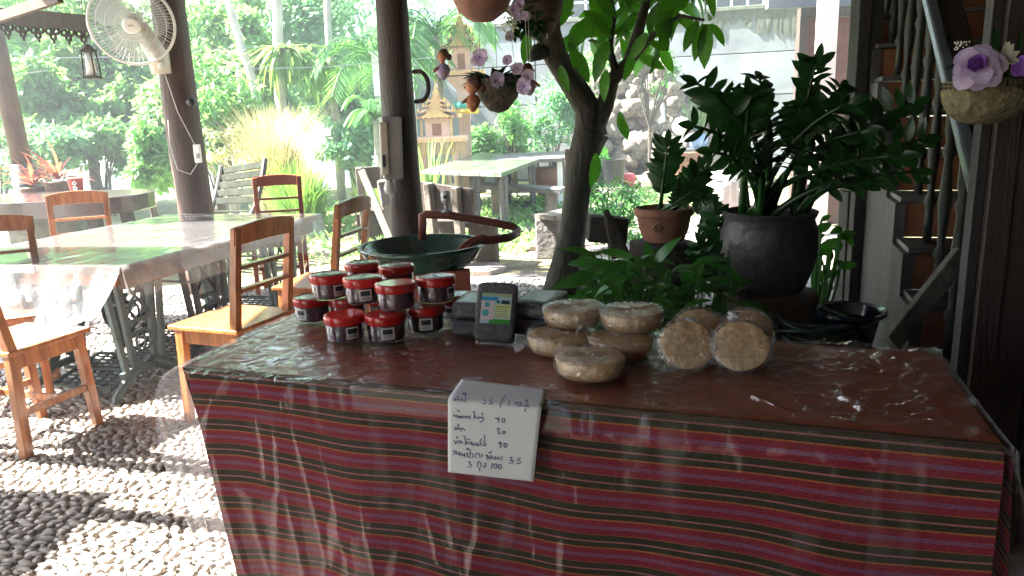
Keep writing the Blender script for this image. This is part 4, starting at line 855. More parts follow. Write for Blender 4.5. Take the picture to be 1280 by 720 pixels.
for k in range(-4, 8):
    s = RUN*(k+.45); p = rail_pt(s, .11); zt_ = n0.z+k*RISE; q = rail_pt(s, .11, .78)
    if zt_ < .2: continue
    M = Matrix.Translation((p.x, p.y, zt_)) @ Matrix.Diagonal((1, 1, max(.5, (q.z-zt_))/.8, 1)); inst(bal, 'baluster', st, M)
# wide dark string board right of the handrail seen between rail and column
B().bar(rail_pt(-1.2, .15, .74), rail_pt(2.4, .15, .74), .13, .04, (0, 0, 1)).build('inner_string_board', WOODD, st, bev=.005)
# near column of three boards
cb = Y(1250, 200, 2.15); t = thing('board_column', 'wide dark brown column of three upright boards at the right edge', 'column', (cb.x+.1, cb.y, 0))
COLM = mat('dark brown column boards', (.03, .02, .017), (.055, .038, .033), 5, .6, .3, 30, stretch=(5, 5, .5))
e = Y(1229, 120, 2.15).x
for k, w_ in enumerate((.035, .075, .11, .14)):
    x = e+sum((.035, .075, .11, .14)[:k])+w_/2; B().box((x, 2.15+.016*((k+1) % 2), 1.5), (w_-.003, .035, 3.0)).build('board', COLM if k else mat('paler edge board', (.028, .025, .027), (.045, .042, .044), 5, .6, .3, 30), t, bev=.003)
# diagonal mossy board
t = tag(B().bar(Y(1113, 430, 2.3), Y(1202, 318, 2.45), .065, .03, (0, 1, 0)).build('leaning_board', mat('mossy peeling board', (.05, .045, .035), (.17, .16, .13), 9, .9, .8, 25), bev=.004), 'peeling mossy board leaning diagonally against the dark column', 'board')
# ================================================================== TREE WITH BIG LEAVES
random.seed(77)
tb = Vector((Y(712, 300, 5.1).x, 5.1, 0)); t = thing('garden_tree', 'forked dark trunked tree with large glossy leaves in the middle', 'tree', tb)
def P(px, py, yd): return Y(px, py, yd)
tr_pts = [tb+Vector((-.05, 0, 0)), P(700, 378, 5.0), P(706, 340, 5.05), P(716, 290, 5.1), P(722, 240, 5.1), P(728, 200, 5.1), P(738, 165, 5.1)]
b = B(); b.tube(tr_pts, [.23, .16, .11, .096, .09, .098, .12], 18, jit=.07)
b.tube([P(738, 168, 5.1), P(735, 135, 5.06), P(712, 100, 5.0), P(694, 70, 4.95), P(684, 40, 4.9), P(684, 0, 4.9), P(680, -50, 4.9)], [.11, .088, .08, .076, .08, .072, .068], 16, jit=.07)
b.tube([P(738, 160, 5.1), P(757, 130, 5.05), P(765, 100, 5.0), P(786, 78, 5.0), P(798, 40, 5.0), P(808, 0, 5.0), P(812, -40, 5)], [.1, .06, .05, .045, .035, .028, .02], 12, jit=.06)
b.tube([P(770, 92, 5.0), P(762, 60, 4.9), P(768, 20, 4.9), P(760, -20, 4.9)], [.03, .02, .015, .01], 8)
b.tube([P(790, 75, 5.0), P(815, 45, 4.9), P(850, 20, 4.8), P(880, 25, 4.7)], [.03, .02, .014, .008], 8)
b.tube([P(688, 60, 4.95), P(670, 66, 4.85), P(662, 72, 4.8)], [.06, .05, .03], 10)
for k in range(7): a = k*.9+.3; b.tube([tb+Vector((0, 0, .25)), tb+Vector((math.cos(a)*.25, math.sin(a)*.25, .08)), tb+Vector((math.cos(a)*.5, math.sin(a)*.45, -.02))], [.1, .07, .03], 8)
b.tube([P(680, -50, 4.9), Vector((-.2, 5.6, 3.2)), Vector((-1.2, 6.8, 3.7)), Vector((-2.4, 7.6, 3.9))], [.075, .06, .04, .02], 10)  # unseen limb added to carry the shading crown
b.build('trunk', mat('dark lichen bark', (.017, .014, .010), (.062, .048, .034), 7, .9, 1, 18, stretch=(2, 2, .6), c3=(.055, .05, .035)), t, smooth=True)
cf = B(); crown(cf, [((-3.1, 7.2, 3.9), .6), ((-2.3, 7.9, 3.8), .65), ((-1.6, 7.1, 3.7), .6), ((-.9, 8.0, 3.9), .6), ((-2.9, 8.6, 4.1), .55), ((-1.8, 8.7, 4.2), .6)], 190, .2, seed=44); cf.build('shade_crown', L_TREE, t, kind='stuff')  # leaves above the view, added to shade bench and path
LT = leafmesh('leaf', L_TREE, 1, .40, 5, .3, .12)
hand = [((888, 30), (908, 52)), ((884, 30), (878, 80)), ((880, 30), (868, 70)), ((872, 26), (855, 58)), ((838, 20), (828, 58)), ((820, 25), (838, 58)), ((700, 82), (708, 112)), ((758, 88), (752, 122)), ((790, 66), (785, 98)), ((800, 70), (830, 84)), ((712, 50), (722, 80)), ((660, 42), (655, 76)), ((775, 140), (778, 168)), ((776, 148), (786, 172)), ((745, 192), (744, 232)), ((740, 20), (712, 62)), ((716, 62), (738, 98)), ((760, 52), (740, 96)), ((835, 62), (815, 52)), ((812, 30), (846, 8))]
for (a, b_) in hand:
    yd = 4.75+rnd(-.1, .1); p = P(*a, yd); e = P(*b_, yd-.06); L = (e-p).length; put_leaf(LT, t, p, e-p, Vector((rnd(-.5, .5), -1, .25)), L*1.06)
for k in range(120):
    r = random.random()
    px, py = (rnd(712, 830), rnd(-45, 62)) if r < .8 else (rnd(800, 890), rnd(-45, 20))
    if py > 48 and 720 < px < 800 and random.random() < .5: continue
    yd = rnd(4.95, 5.8) if random.random() < .8 else rnd(4.5, 4.9); p = P(px, py, yd); d = Vector((rnd(-1, 1), rnd(-.6, .6), rnd(-1.3, .1))); put_leaf(LT, t, p, d, Vector((rnd(-.8, .8), rnd(-1, .2), rnd(.1, 1))), rnd(.17, .29))
# ================================================================== POTS, ZZ PLANTS, UNDERGROWTH
LZ = leafmesh('leaflet', L_DARK, 1, .45, 5, .2, .12)
def zz(name, label, c, stems, group=None, pot=None, lim=300, stemr=.010, L0=.085, i0=5):
    t = thing(name, label, 'plant', c, group); count = 0; rest = B(); sb = []
    for (e, bend, s0) in stems:
        s0 = Vector(s0); e = Vector(e); pts = bez(s0, bend, e, 14); s = B(); s.tube(pts, [stemr*(1.25-.06*i) for i in range(15)], 6); s.build('stem', L_DARK, t, smooth=True)
        side = (pts[-1]-pts[0]).cross(Vector((rnd(-.3, .3), -1, rnd(-.2, .2)))).normalized()
        for i in range(i0, 15):
            d = (pts[i]-pts[i-1]).normalized()
            for sg in (-1, 1):
                dd = (side*sg*1.0+d*.6+rv()*.22).normalized(); nn = (side.cross(d)+rv()*.6)
                if nn.dot(Vector((0, -.5, 1))) < 0: nn = -nn
                L = L0*rnd(.8, 1.15)*(.75+.5*math.sin(math.pi*(i-4)/12)); p = pts[i]
                if count < lim: put_leaf(LZ, t, p, dd, nn, L); count += 1
                else: rest.leaf(p, dd, nn, L, L*.46, 4, .2, .1)
        dd = (pts[-1]-pts[-2]); put_leaf(LZ, t, pts[-1], dd, Vector((0, -1, .3)), L0)
    if rest.v: rest.build('foliage', L_DARK, t, smooth=True, kind='stuff')
    return t
random.seed(5)
pc = Y(973, 268, 2.85); pc0 = Vector((pc.x, 2.95, 0)); pzt = pc.z; 
pt_ = thing('grey_pot', 'big dark grey barrel shaped clay pot holding the large potted plant', 'pot', (pc.x, 2.95, pzt-.32))
R0 = .185
B().lathe([(0, 0), (.135, 0), (.15, .02), (.178, .10), (.19, .17), (.188, .24), (.172, .29), (.18, .305), (.185, .32), (.172, .325), (.165, .30), (0, .28)], (pc.x, 2.95, pzt-.32), 48).build('pot_body', POTG, pt_, smooth=True, autos=50)
tt = thing('clay_stump', 'rough brown clay stump under the grey barrel pot', 'stump', (pc.x+.0, 2.97, 0))
B().lathe([(.24, 0), (.22, .3), (.215, .55), (.2, pzt-.33), (0, pzt-.325)], (pc.x+.0, 2.97, 0), 32, wob=.1).build('stump_body', CLAYD, tt, smooth=True)
B().tube([Y(925, 362, 2.75), Y(950, 400, 2.72), Y(965, 440, 2.7)], [.03, .025, .03], 8).build('root', CLAYD, tt)
ends = [(872, 105, 2.75), (868, 158, 2.6), (905, 122, 2.9), (935, 118, 2.8), (1020, 80, 2.9), (1000, 135, 2.8), (890, 190, 2.6), (950, 100, 3.2), (1060, 130, 2.7), (1075, 165, 2.6), (1100, 150, 2.9), (1140, 130, 2.85), (1150, 175, 2.7), (1120, 195, 2.55), (1140, 215, 2.7), (1050, 110, 3.2), (1030, 160, 2.5), (960, 145, 2.5), (915, 150, 3.3), (1010, 185, 2.45), (1090, 225, 2.5), (940, 190, 2.5)]
stems = []
for (px, py, yd) in ends:
    e = Y(px, py, yd); s0 = Vector((pc.x, 2.95, pzt-.02))+Vector((rnd(-.1, .1)+(e.x-pc.x)*.12, rnd(-.08, .08), 0)); bend = s0.lerp(e, .45)+Vector(((s0.x-e.x)*.18, 0, (e.z-s0.z)*.25+.05)); stems.append((e, bend, s0))
zz('potted_zz_plant', 'large dark green potted plant with arching stems of glossy leaflets beside the stairs', (pc.x, 2.95, pzt-.02), stems, lim=300, L0=.08, i0=7, stemr=.013)
# terracotta pot with the tall shoot
tc_ = Y(830, 260, 3.75); t = thing('terracotta_pot', 'shallow terracotta pot with a banded rim right of the tree trunk', 'pot', (tc_.x, 3.75, tc_.z-.17))
B().lathe([(0, 0), (.10, 0), (.125, .06), (.135, .12), (.15, .135), (.15, .165), (.138, .17), (.125, .15), (0, .14)], (tc_.x, 3.75, tc_.z-.165), 40).build('pot_body', TERRA, t, smooth=True, autos=40)
b = B(); b.ring((tc_.x-.06, 3.75-.122, tc_.z-.085), (-.3, -1, 0), .018, .005, 16, 6); b.blob((tc_.x-.06, 3.75-.124, tc_.z-.085), (.009, .006, .009), 1, 0); b.build('rosette', TERRA, t, smooth=True)
tt = thing('tree_stump', 'dark rotten tree stump under and left of the terracotta pot', 'stump', (tc_.x-.05, 3.8, 0)); random.seed(8)
B().lathe([(.24, 0), (.2, .2), (.17, .45), (.16, tc_.z-.18), (0, tc_.z-.175)], (tc_.x, 3.8, 0), 24, wob=.25).build('stump_body', mat('black rotten wood', (.015, .012, .01), (.05, .04, .03), 8, .95, 1, 20), tt, smooth=True)
B().bar(Y(776, 320, 3.9), Y(757, 262, 3.9), .1, .08, (0, 1, 0), .3).bar(Y(735, 285, 4.0), Y(783, 288, 4.0), .14, .12, (0, 1, 0)).bar(Y(760, 330, 4.0), (Y(760, 330, 4.0).x, 4.0, 0), .28, .24, (0, 1, 0)).build('broken_log', mat('black rotten wood', (0, 0, 0)), tt, bev=.01)
s0 = (tc_.x-.02, 3.75, tc_.z-.02)
zz('potted_zz_shoot', 'few tall shoots with paired dark leaflets growing from the terracotta pot', (tc_.x, 3.75, tc_.z), [(Y(834, 182, 3.7), Y(828, 235, 3.7), s0), (Y(878, 212, 3.6), Y(852, 245, 3.6), s0), (Y(868, 235, 3.5), Y(850, 252, 3.5), s0), (Y(880, 290, 3.55), Y(895, 225, 3.6), (tc_.x+.03, 3.75, tc_.z-.02))], L0=.085)
# small upright sprigs between the pots
zz('zz_sprig', 'small upright leafy sprigs left of the grey barrel pot', Y(905, 350, 3.0), [(Y(898, 268, 3.0), Y(905, 320, 3.0), Y(906, 365, 3.0)), (Y(915, 290, 3.0), Y(918, 330, 3.0), Y(910, 370, 3.0)), (Y(880, 310, 2.9), Y(895, 340, 2.9), Y(900, 375, 2.9))], L0=.075)
gb = Y(905, 385, 3.0); 
tag(B().lathe([(.42, 0), (.36, .3), (.28, .5), (0, .56)], (Y(850, 400, 3.05).x, 3.12, 0), 24, wob=.3).build('planting_mound', mat('dark damp soil', (.012, .01, .008), (.035, .028, .02), 14, .95, 1, 40), smooth=True), 'dark mound of damp soil behind the palm sugar cakes', 'mound')
# broad leaved undergrowth
LP_ = leafmesh('leaf', mat('lily leaf green', (.02, .11, .015), (.045, .2, .03), 6, .3, .1, 30, spec=.6, transl=.3), 1, .34, 5, .45, .14)
random.seed(19)
bc = Y(810, 370, 2.9); t = thing('peace_lily', 'broad leaved green foliage plant behind the sugar cakes', 'plant', (bc.x, 2.9, .3))
sb = B()
manual = [((790, 350), (702, 330)), ((780, 345), (722, 310)), ((800, 335), (770, 298)), ((818, 335), (835, 296)), ((800, 330), (752, 350)), ((765, 365), (720, 380)), ((810, 340), (812, 300)), ((840, 345), (880, 335))]
for a, e in manual:
    p = Y(*a, 2.85+rnd(-.1, .1)); q = Y(*e, 2.75+rnd(-.1, .1)); put_leaf(LP_, t, p, q-p, Vector((rnd(-.2, .2), -.6, 1)), (q-p).length*1.05, wk=1.0); sb.tube(bez((bc.x+rnd(-.1, .1), 2.95, .45), (p+Vector((bc.x, 2.95, .4)))/2+Vector((0, 0, .1)), p, 5), .004, 5)
for k in range(230):
    px, py = rnd(725, 925), rnd(318, 408)
    if py < 340 and not 745 < px < 890: continue
    yd = rnd(2.55, 3.1); p = Y(px, py, yd); d = Vector((rnd(-1, 1), rnd(-.9, .2), rnd(-.2, .7))); put_leaf(LP_, t, p, d, Vector((rnd(-.3, .3), -.4, 1)), rnd(.07, .15)); 
    if k % 3 == 0: sb.tube(bez((bc.x+rnd(-.2, .3), 3.0, .45), (p.x, p.y+.05, p.z-.15), p, 4), .003, 4)
sb.build('stem', L_MID, t)
random.seed(23); b = B()
for k in range(900): px, py = rnd(735, 800), rnd(228, 300); p = Y(px, py, rnd(5.6, 6.6)); b.quadleaf(p, (Vector((rnd(-1, 1), rnd(-1, .2), rnd(-.7, .4)))).normalized(), Vector((0, -.3, 1)), rnd(.06, .13), .018)
q = Y(765, 260, 6.2); t = thing('leafy_bush', 'feathery bright green bush just right of the tree trunk', 'bush', (q.x, q.y, 0)); b.build('foliage', L_MID, t)
s = B()
for k in range(9): s.tube(bez((q.x, q.y, 0), (q.x+rnd(-.1, .1), q.y, .3), Y(rnd(740, 795), rnd(240, 270), 6.1), 5), .006, 4)
s.build('stem', L_MID, t)
q = Y(655, 165, 5.2)
# right of grey pot: plant leaves, black pots, hose
random.seed(29); c = Y(1035, 330, 3.4); t = thing('shade_plant', 'small lobed leaf plant in the gap right of the grey barrel pot', 'plant', (c.x, 3.4, 0)); s = B()
LS = leafmesh('leaf', L_MID, 1, .6, 4, .3)
for k in range(26): p = Y(rnd(1015, 1052), rnd(275, 365), rnd(3.2, 3.6)); put_leaf(LS, t, p, Vector((rnd(-1, 1), -.3, rnd(-.6, .6))), Vector((rnd(-.5, .5), -1, .5)), rnd(.05, .09)); s.tube(bez((c.x-.05, 3.4, .35), (p.x, p.y, p.z-.15), p, 4), .006, 5)
s.tube([(c.x-.05, 3.4, 0), (c.x-.05, 3.4, .4)], .012, 6).build('stem', L_MID, t)
c = Y(1062, 397, 2.75); t = tag(B().lathe([(0, 0), (.08, 0), (.105, .14), (.13, .16), (.13, .175), (.11, .17), (.095, .13), (0, .1)], (c.x, c.y, c.z-.14), 32).build('black_pot', mat('black blue glazed pot', (.01, .013, .03), (.02, .025, .06), 5, .2, coat=.6), smooth=True, autos=40), 'black blue glazed pot with a flared rim at the right behind the table', 'pot')
c2 = Vector((c.x, c.y, 0)); tag(B().lathe([(.2, 0), (.17, .3), (.15, max(.3, c.z-.145)), (0, max(.3, c.z-.14))], c2, 20, wob=.15).build('pot_stand', CLAYD, smooth=True), 'dark stand holding the black blue glazed pot', 'stand')
c = Y(1022, 400, 2.7); b = B()
for k in range(5): b.ring(c+Vector((rnd(-.02, .02), 0, -.012*k)), (rnd(-.1, .1), rnd(-.2, .2), 1), .12+rnd(-.02, .03), .008, 36, 6)
tag(b.build('hose_coil', mat('dark green hose', (.01, .05, .03), None, rough=.35), smooth=True), 'coiled dark green hose beside the black glazed pot', 'hose')
tag(B().lathe([(.2, 0), (.18, .4), (.17, c.z-.07), (0, c.z-.065)], (c.x, c.y, 0), 18, wob=.2).build('hose_stump', CLAYD, smooth=True), 'low dark stump under the coiled hose', 'stump')
# ================================================================== GREEN BASIN, TAP PIPE
bc = Y(528, 312, 3.75); zr = bc.z+.02; t = thing('wash_basin', 'large round dark green basin behind the red lidded jars', 'basin', (bc.x, 3.75, zr-.16)); RB = .315
B().lathe([(0, -.165), (.12, -.163), (.2, -.13), (.275, -.07), (RB, -.005), (RB+.012, 0), (RB+.01, .012), (RB-.006, .012), (RB-.02, -.01), (.26, -.065), (.19, -.115), (.1, -.14), (0, -.145)], (bc.x, 3.75, zr), 56).build('bowl', BASIN, t, smooth=True)
t = thing('basin_stand', 'reddish brown wooden block stand under the green basin', 'stand', (bc.x, 3.75, 0))
for k in range(4): B().box((bc.x-.06+.0*k, 3.63+.09*k, (zr-.17)/2), (.42, .085, zr-.17)).build('board', WOODR, t, bev=.006)
B().box((bc.x+.08, 3.55, (zr-.1)/2+.02), (.34, .06, zr-.12)).build('front_board', WOODR, t, bev=.006)
yy = 3.95; t = thing('tap_pipe', 'red brown bent water pipe with a cut spout over the green basin', 'pipe', Y(600, 285, yy))
B().tube([Y(528, 300, yy), Y(528, 268, yy), Y(532, 268, yy), Y(560, 269, yy), Y(600, 275, yy), Y(640, 283, yy), Y(647, 288, yy-.0), Y(646, 292, yy-.06), Y(636, 297, yy-.14), Y(612, 300, yy-.2), Y(597, 300, yy-.22)], [.022]*9+[.024, .026], 14).build('pipe_body', PIPE, t, smooth=True)
a_, e_ = Y(606, 298, yy-.21), Y(576, 312, yy-.27); dv = (e_-a_); sp = B(); nn = 10
def spout(u, v):
    r = .026+.022*u; ang = R(-95)+R(190)*v if u > .3 else R(-179)+R(358)*v
    ang = (R(-179)+R(358)*v)*(1-u)+(R(-85)+R(170)*v)*u; x = dv.normalized().cross(Vector((0, 0, 1))).normalized(); up_ = x.cross(dv).normalized(); return a_+dv*u + x*math.sin(ang)*r - up_*math.cos(ang)*r
sp.grid(spout, 8, 16); o = sp.build('spout', PIPE, t, smooth=True); s_ = o.modifiers.new('thick', 'SOLIDIFY'); s_.thickness = .005
t = thing('tap_valve', 'grey tap valve with a clear topped dial on the red brown pipe', 'valve', Y(558, 262, yy)); c = Y(558, 262, yy)
B().lathe([(.014, -.02), (.03, -.012), (.03, -.004), (.012, 0), (.01, .03), (.02, .035), (.02, .042)], c, 20).build('valve_body', GREYP, t, smooth=True); B().lathe([(.022, .044), (.026, .05), (.026, .085), (.02, .1), (0, .102)], c, 20).build('dial', WHITEP, t, smooth=True)
B().box(c+Vector((0, -.027, .07)), (.02, .004, .018)).build('gauge', BLUEK, t)
# ================================================================== HANGING BASKETS AND CLAY DOLLS
def flower(b, bc_, c, n, r, cup=.5):
    c = Vector(c); n = Vector(n).normalized(); x = n.orthogonal().normalized(); y = n.cross(x)
    for k in range(6):
        a = 2*math.pi*k/6; d = x*math.cos(a)+y*math.sin(a); b.petal(c, d+n*cup*rnd(.6, 1.3), n, r*rnd(.85, 1.1), r*1.1)
    bc_.blob(c+n*r*.15, (r*.13,)*3, 1, .2)
random.seed(51)
bk = Y(622, 108, 4.1); t = thing('hanging_basket', 'round woven basket of mauve flowers hanging left of the tree', 'hanging basket', bk)
B().lathe([(0, -.14), (.05, -.125), (.105, -.06), (.13, .02), (.135, .04), (.12, .04), (.1, .0), (0, -.02)], bk, 28, wob=.06).build('basket', mat('dark woven basket', (.06, .05, .035), (.13, .11, .075), 22, .9, 1, 45), t, smooth=True)
g_ = B()
for k in range(70): a = rnd(0, 6.28); d = Vector((math.cos(a), math.sin(a)*.7, rnd(-.3, 1.3))); g_.leaf(bk+Vector((math.cos(a)*.07, math.sin(a)*.07, .03)), d, (0, -.3, 1), rnd(.06, .13), .04, 4, .5)
g_.build('leaves', L_DARK, t)
f = B(); fc = B()
for (px, py, r) in ((600, 72, .052), (622, 100, .042), (655, 108, .045), (646, 85, .035), (634, 75, .03), (660, 95, .035)): p = Y(px, py, 3.95); f = B(); flower(f, fc, p, Vector((0, 0, EYE))-p+rv()*1.5, r); f.build('flower', MAUVE, t)
fc.build('flower_centre', PURP, t)
s = B()
for dx in (-.1, .1, 0): s.tube([bk+Vector((dx, .06 if dx == 0 else 0, .04)), bk+Vector((dx*.25, 0, 1.0))], .0018, 4)
s.build('cord', BLACK, t)
bk = Y(660, 28, 4.2); t = thing('hanging_basket', 'dark hanging basket with mauve and white flowers high against the tree trunk', 'hanging basket', bk)
B().lathe([(0, -.15), (.07, -.12), (.12, -.02), (.13, .06), (.1, .06), (0, 0)], bk+Vector((.06, 0, .05)), 24, wob=.1).build('basket', CLAYD, t, smooth=True)
g_ = B()
for k in range(110): p = Y(rnd(640, 682), rnd(-5, 45), 4.1); g_.leaf(p, rv(), (0, -.6, 1), rnd(.05, .09), .035, 4, .4)
g_.build('leaves', L_DARK, t); f = B(); fc = B()
for (px, py, r) in ((642, 12, .035), (650, 5, .03), (637, 45, .028), (655, 20, .025), (646, 20, .025)): p = Y(px, py, 4.0); f = B(); flower(f, fc, p, Vector((0, 0, EYE))-p+rv()*1.5, r); f.build('flower', MAUVE, t)
fc.build('flower_centre', PURP, t); f = B()
for k in range(60): p = Y(rnd(628, 645), rnd(18, 40), 4.0); f.leaf(p, rv(), rv(), .025, .012, 3)
f.build('small_blossom', SILVER, t)
s = B()
for dx in (0, .012): s.tube([Y(656+dx*300, 14, 3.9), Y(659+dx*300, 76, 3.9)], .002, 4)
s.ring(Y(658, 20, 3.9), (0, 1, 0), .02, .002, 20, 4); s.tube([bk+Vector((.06, 0, .1)), bk+Vector((.06, 0, .9))], .002, 4); s.build('cord', WHITEP, t)
# big hanging planter at the top
bk = Y(602, -20, 3.6); t = thing('hanging_planter', 'big terracotta bowl planter hanging at the top, only its underside in view', 'planter', bk)
B().lathe([(0, -.165), (.05, -.16), (.11, -.12), (.155, -.03), (.165, .05), (.15, .05), (.1, -.05), (0, -.08)], bk, 36, wob=.12).build('bowl', mat('stained brown clay bowl', (.1, .05, .035), (.3, .15, .11), 5, .8, .4, 20), t, smooth=True)
g_ = B()
for k in range(60): a = rnd(0, 6.28); g_.leaf(bk+Vector((.1*math.cos(a), .1*math.sin(a), .05)), Vector((math.cos(a), math.sin(a), rnd(.2, 2))), (0, 0, 1), rnd(.1, .2), .04)
g_.build('leaves', L_DARK, t); s = B()
for dx in (-.02, 0, .02): s.tube([bk+Vector((.02+dx, -.17, -.0)), bk+Vector((.02+dx*.3, -.14, .5))], .002, 4)
s.build('cord', BLACK, t)
# clay dolls (small hanging ornaments: round head, bun of hair, cup shaped body)
def doll(label, px, py, yd, s_, turn):
    c = Y(px, py, yd); t = thing('clay_doll', label, 'ornament', c, 'hanging clay doll ornaments'); h = Vector((math.cos(turn), -abs(math.sin(turn))*.6, 0)).normalized()
    B().blob(c, (.028*s_, .026*s_, .031*s_), 2, .05, 1, 1).blob(c+h*.028*s_+Vector((0, 0, -.004)), (.006*s_,)*3, 1, 0).lathe([(.012*s_, -.05*s_), (.011*s_, -.02*s_)], c, 10).build('head', SKINC, t, smooth=True)
    B().blob(c-h*.008*s_+Vector((0, .002, .010*s_)), (.031*s_, .03*s_, .029*s_), 2, .12, 3, 2).blob(c-h*.038*s_+Vector((0, 0, -.006*s_)), (.017*s_, .015*s_, .018*s_), 2, .1, 3, 5).build('hair', HAIR, t, smooth=True)
    B().lathe([(.008, -.13), (.03, -.105), (.042, -.075), (.03, -.05), (.014, -.04)], c, 20).build('body', LILAC if s_ < 1.2 else SKINC, t, smooth=True)
    b = B(); b.tube(bez(c+Vector((0, 0, -.055)), c+h*.03+Vector((0, -.02, -.06)), c+h*.055+Vector((0, -.02, -.085)), 5), [.011, .01, .009, .008, .008, .007], 8).tube(bez(c+Vector((0, 0, -.055)), c-h*.03+Vector((0, -.01, -.07)), c-h*.01+Vector((0, -.035, -.1)), 5), [.011, .01, .009, .008, .008, .007], 8); b.build('arms', SKINC, t, smooth=True)
    B().tube([c+Vector((0, 0, .03)), c+Vector((0, 0, .8))], .0012, 4).build('cord', BLACK, t)
doll('brown haired clay doll ornament with a lilac body left of the flower basket', 553, 70, 4.3, 1.0, 2.6)
doll('larger clay doll ornament with dark hair just below left of the flower basket', 590, 108, 4.0, 1.35, 3.0)
doll('dark haired clay doll ornament right of the flower basket', 661, 88, 4.1, 1.0, .3)
# half basket with rose on the column
bc2 = Y(1238, 100, 1.98); t = thing('wall_basket', 'half round woven basket with a big mauve rose hung on the dark column', 'hanging basket', bc2)
b = B(); RR = .112
def half(u, v):
    a = math.pi+math.pi*u; r = RR*math.cos(v*math.pi/2*.97)**.8; return bc2+Vector((r*math.cos(a)*1.0, r*math.sin(a)*.8+.02, -.085*math.sin(v*math.pi/2)-.022+.002*math.sin(u*60)*math.sin(v*9)))
b.grid(half, 40, 16); o = b.build('basket', COIR, t, smooth=True); s_ = o.modifiers.new('thick', 'SOLIDIFY'); s_.thickness = .004
b = B(); rim = []
for k in range(27):
    a = math.pi+math.pi*k/26
    for z in (-.022, .0): rim.append(bc2+Vector((RR*1.02*math.cos(a), RR*.82*math.sin(a)+.02, z)))
b.add(rim, [(2*i, 2*i+2, 2*i+3, 2*i+1) for i in range(26)]); o = b.build('rim_band', COIR, t); s_ = o.modifiers.new('thick', 'SOLIDIFY'); s_.thickness = .004
hb = B()
for k in range(24):
    a = math.pi+math.pi*(k+.5)/24
    for z in (-.016, -.007): hb.blob(bc2+Vector((RR*1.045*math.cos(a+(.03 if z < -.01 else 0)), RR*.845*math.sin(a)+.02, z)), (.0035, .0035, .0035), 1, 0)
hb.build('rim_hole', BLACK, t)
rc = Y(1222, 84, 1.86); rn = (Vector((0, 0, EYE))-rc).normalized()+Vector((-.1, 0, .35)); rn.normalize(); x = rn.orthogonal().normalized(); y = rn.cross(x); rp = B(); rq = B()
for ring_, (cnt_, rad, cup, L, wd) in enumerate(((8, .018, .22, .050, .050), (7, .014, .6, .042, .044), (6, .008, 1.3, .032, .034), (5, .004, 2.4, .025, .026), (4, .002, 4, .021, .018))):
    for k in range(cnt_):
        a = 2*math.pi*(k+.35*ring_)/cnt_+rnd(-.1, .1); d = x*math.cos(a)+y*math.sin(a); (rp if ring_ < 2 else rq).petal(rc+d*rad*.3+rn*.004*ring_, d+rn*(cup+rnd(-.1, .15)), rn if cup < 1 else -d+rn*.1, L*rnd(.9, 1.08), wd*1.15, 6, .45 if ring_ < 2 else -.15, .10)
rp.build('outer_petal', MAUVE, t, smooth=True); rq.build('inner_petal', PURP, t, smooth=True)
g_ = B(); g_.leaf(Y(1207, 86, 1.9), Y(1190, 82, 1.9)-Y(1207, 86, 1.9), (0, -.5, 1), .05, .028); g_.leaf(Y(1243, 70, 1.92), Vector((0, -.05, 1)), (0, -1, 0), .075, .022)
for k in range(16): g_.leaf(Y(rnd(1240, 1275), rnd(85, 100), 1.92), rv()+Vector((0, 0, .5)), (0, -1, .3), rnd(.03, .06), .02)
g_.leaf(Y(1270, 70, 1.95), Vector((.2, -.05, 1)), (0, -1, 0), .07, .01); g_.build('leaves', L_DARK, t)
f = B()
for k in range(9): a = rnd(-.3, 3.4); f.leaf(Y(1252, 75, 1.88), Vector((math.cos(a), -.3, math.sin(a))), (0, -1, .2), rnd(.03, .05), .02)
f.build('pale_leaf', SILVER, t); f = B()
for k in range(26): p = Y(rnd(1193, 1212), rnd(52, 62), 1.93); f.blob(p, (.0022,)*3, 1, 0)
f.build('baby_breath', WHITEP, t); f = B(); fc = B(); flower(f, fc, Y(1279, 84, 1.88), rn, .03); f.build('small_flower', PURP, t); fc.build('small_flower_centre', PURP, t)
# ================================================================== DISPLAY TABLE
ZT = .80
f0, f1, b1, b0 = G(228, 460, ZT), G(1256, 560, ZT), G(1166, 441, ZT), G(376, 391, ZT)
EX = (f1-f0).normalized(); LX = (f1-f0).length; FN = Vector((EX.y, -EX.x, 0)); EYv = -FN
def TB(u, v, z):           # u metres along the front edge, v 0..1 from front to back
    k = u/LX; return f0.lerp(f1, k).lerp(b0.lerp(b1, k), v)+Vector((0, 0, z-ZT))
tb_ = thing('display_table', 'long low stall table with a red brown painted top, hidden under cloth', 'table', TB(LX/2, .5, 0))
REDTOP = mat('red brown glossy oilcloth', (.29, .055, .03), (.36, .078, .043), 2.5, .35, .08, 12)
for k in range(3):
    v0, v1 = k/3+.002, (k+1)/3-.002; B().poly([TB(.004, v0, ZT-.035), TB(LX-.004, v0, ZT-.035), TB(LX-.004, v1, ZT-.035), TB(.004, v1, ZT-.035)], (0, 0, 1), .028).build('tabletop_board', WOODR, tb_)
for u in (.08, LX-.08):
    for v in (.1, .9): p = TB(u, v, 0); B().bar(p, p+Vector((0, 0, ZT-.036)), .05, .05, (0, 1, 0)).build('leg', WOODR, tb_)
B().bar(TB(.1, .12, ZT-.07), TB(LX-.1, .12, ZT-.07), .03, .06).bar(TB(.1, .88, ZT-.07), TB(LX-.1, .88, ZT-.07), .03, .06).build('apron', WOODR, tb_)
oc = B(); oc.grid(lambda u, v: TB(LX*u, v, ZT+.0005*noise.noise(Vector((u*8, v*4, 2)))), 80, 24)
tag(oc.build('oilcloth', REDTOP, smooth=True), 'red brown oilcloth covering the flat top of the stall table', 'oilcloth')
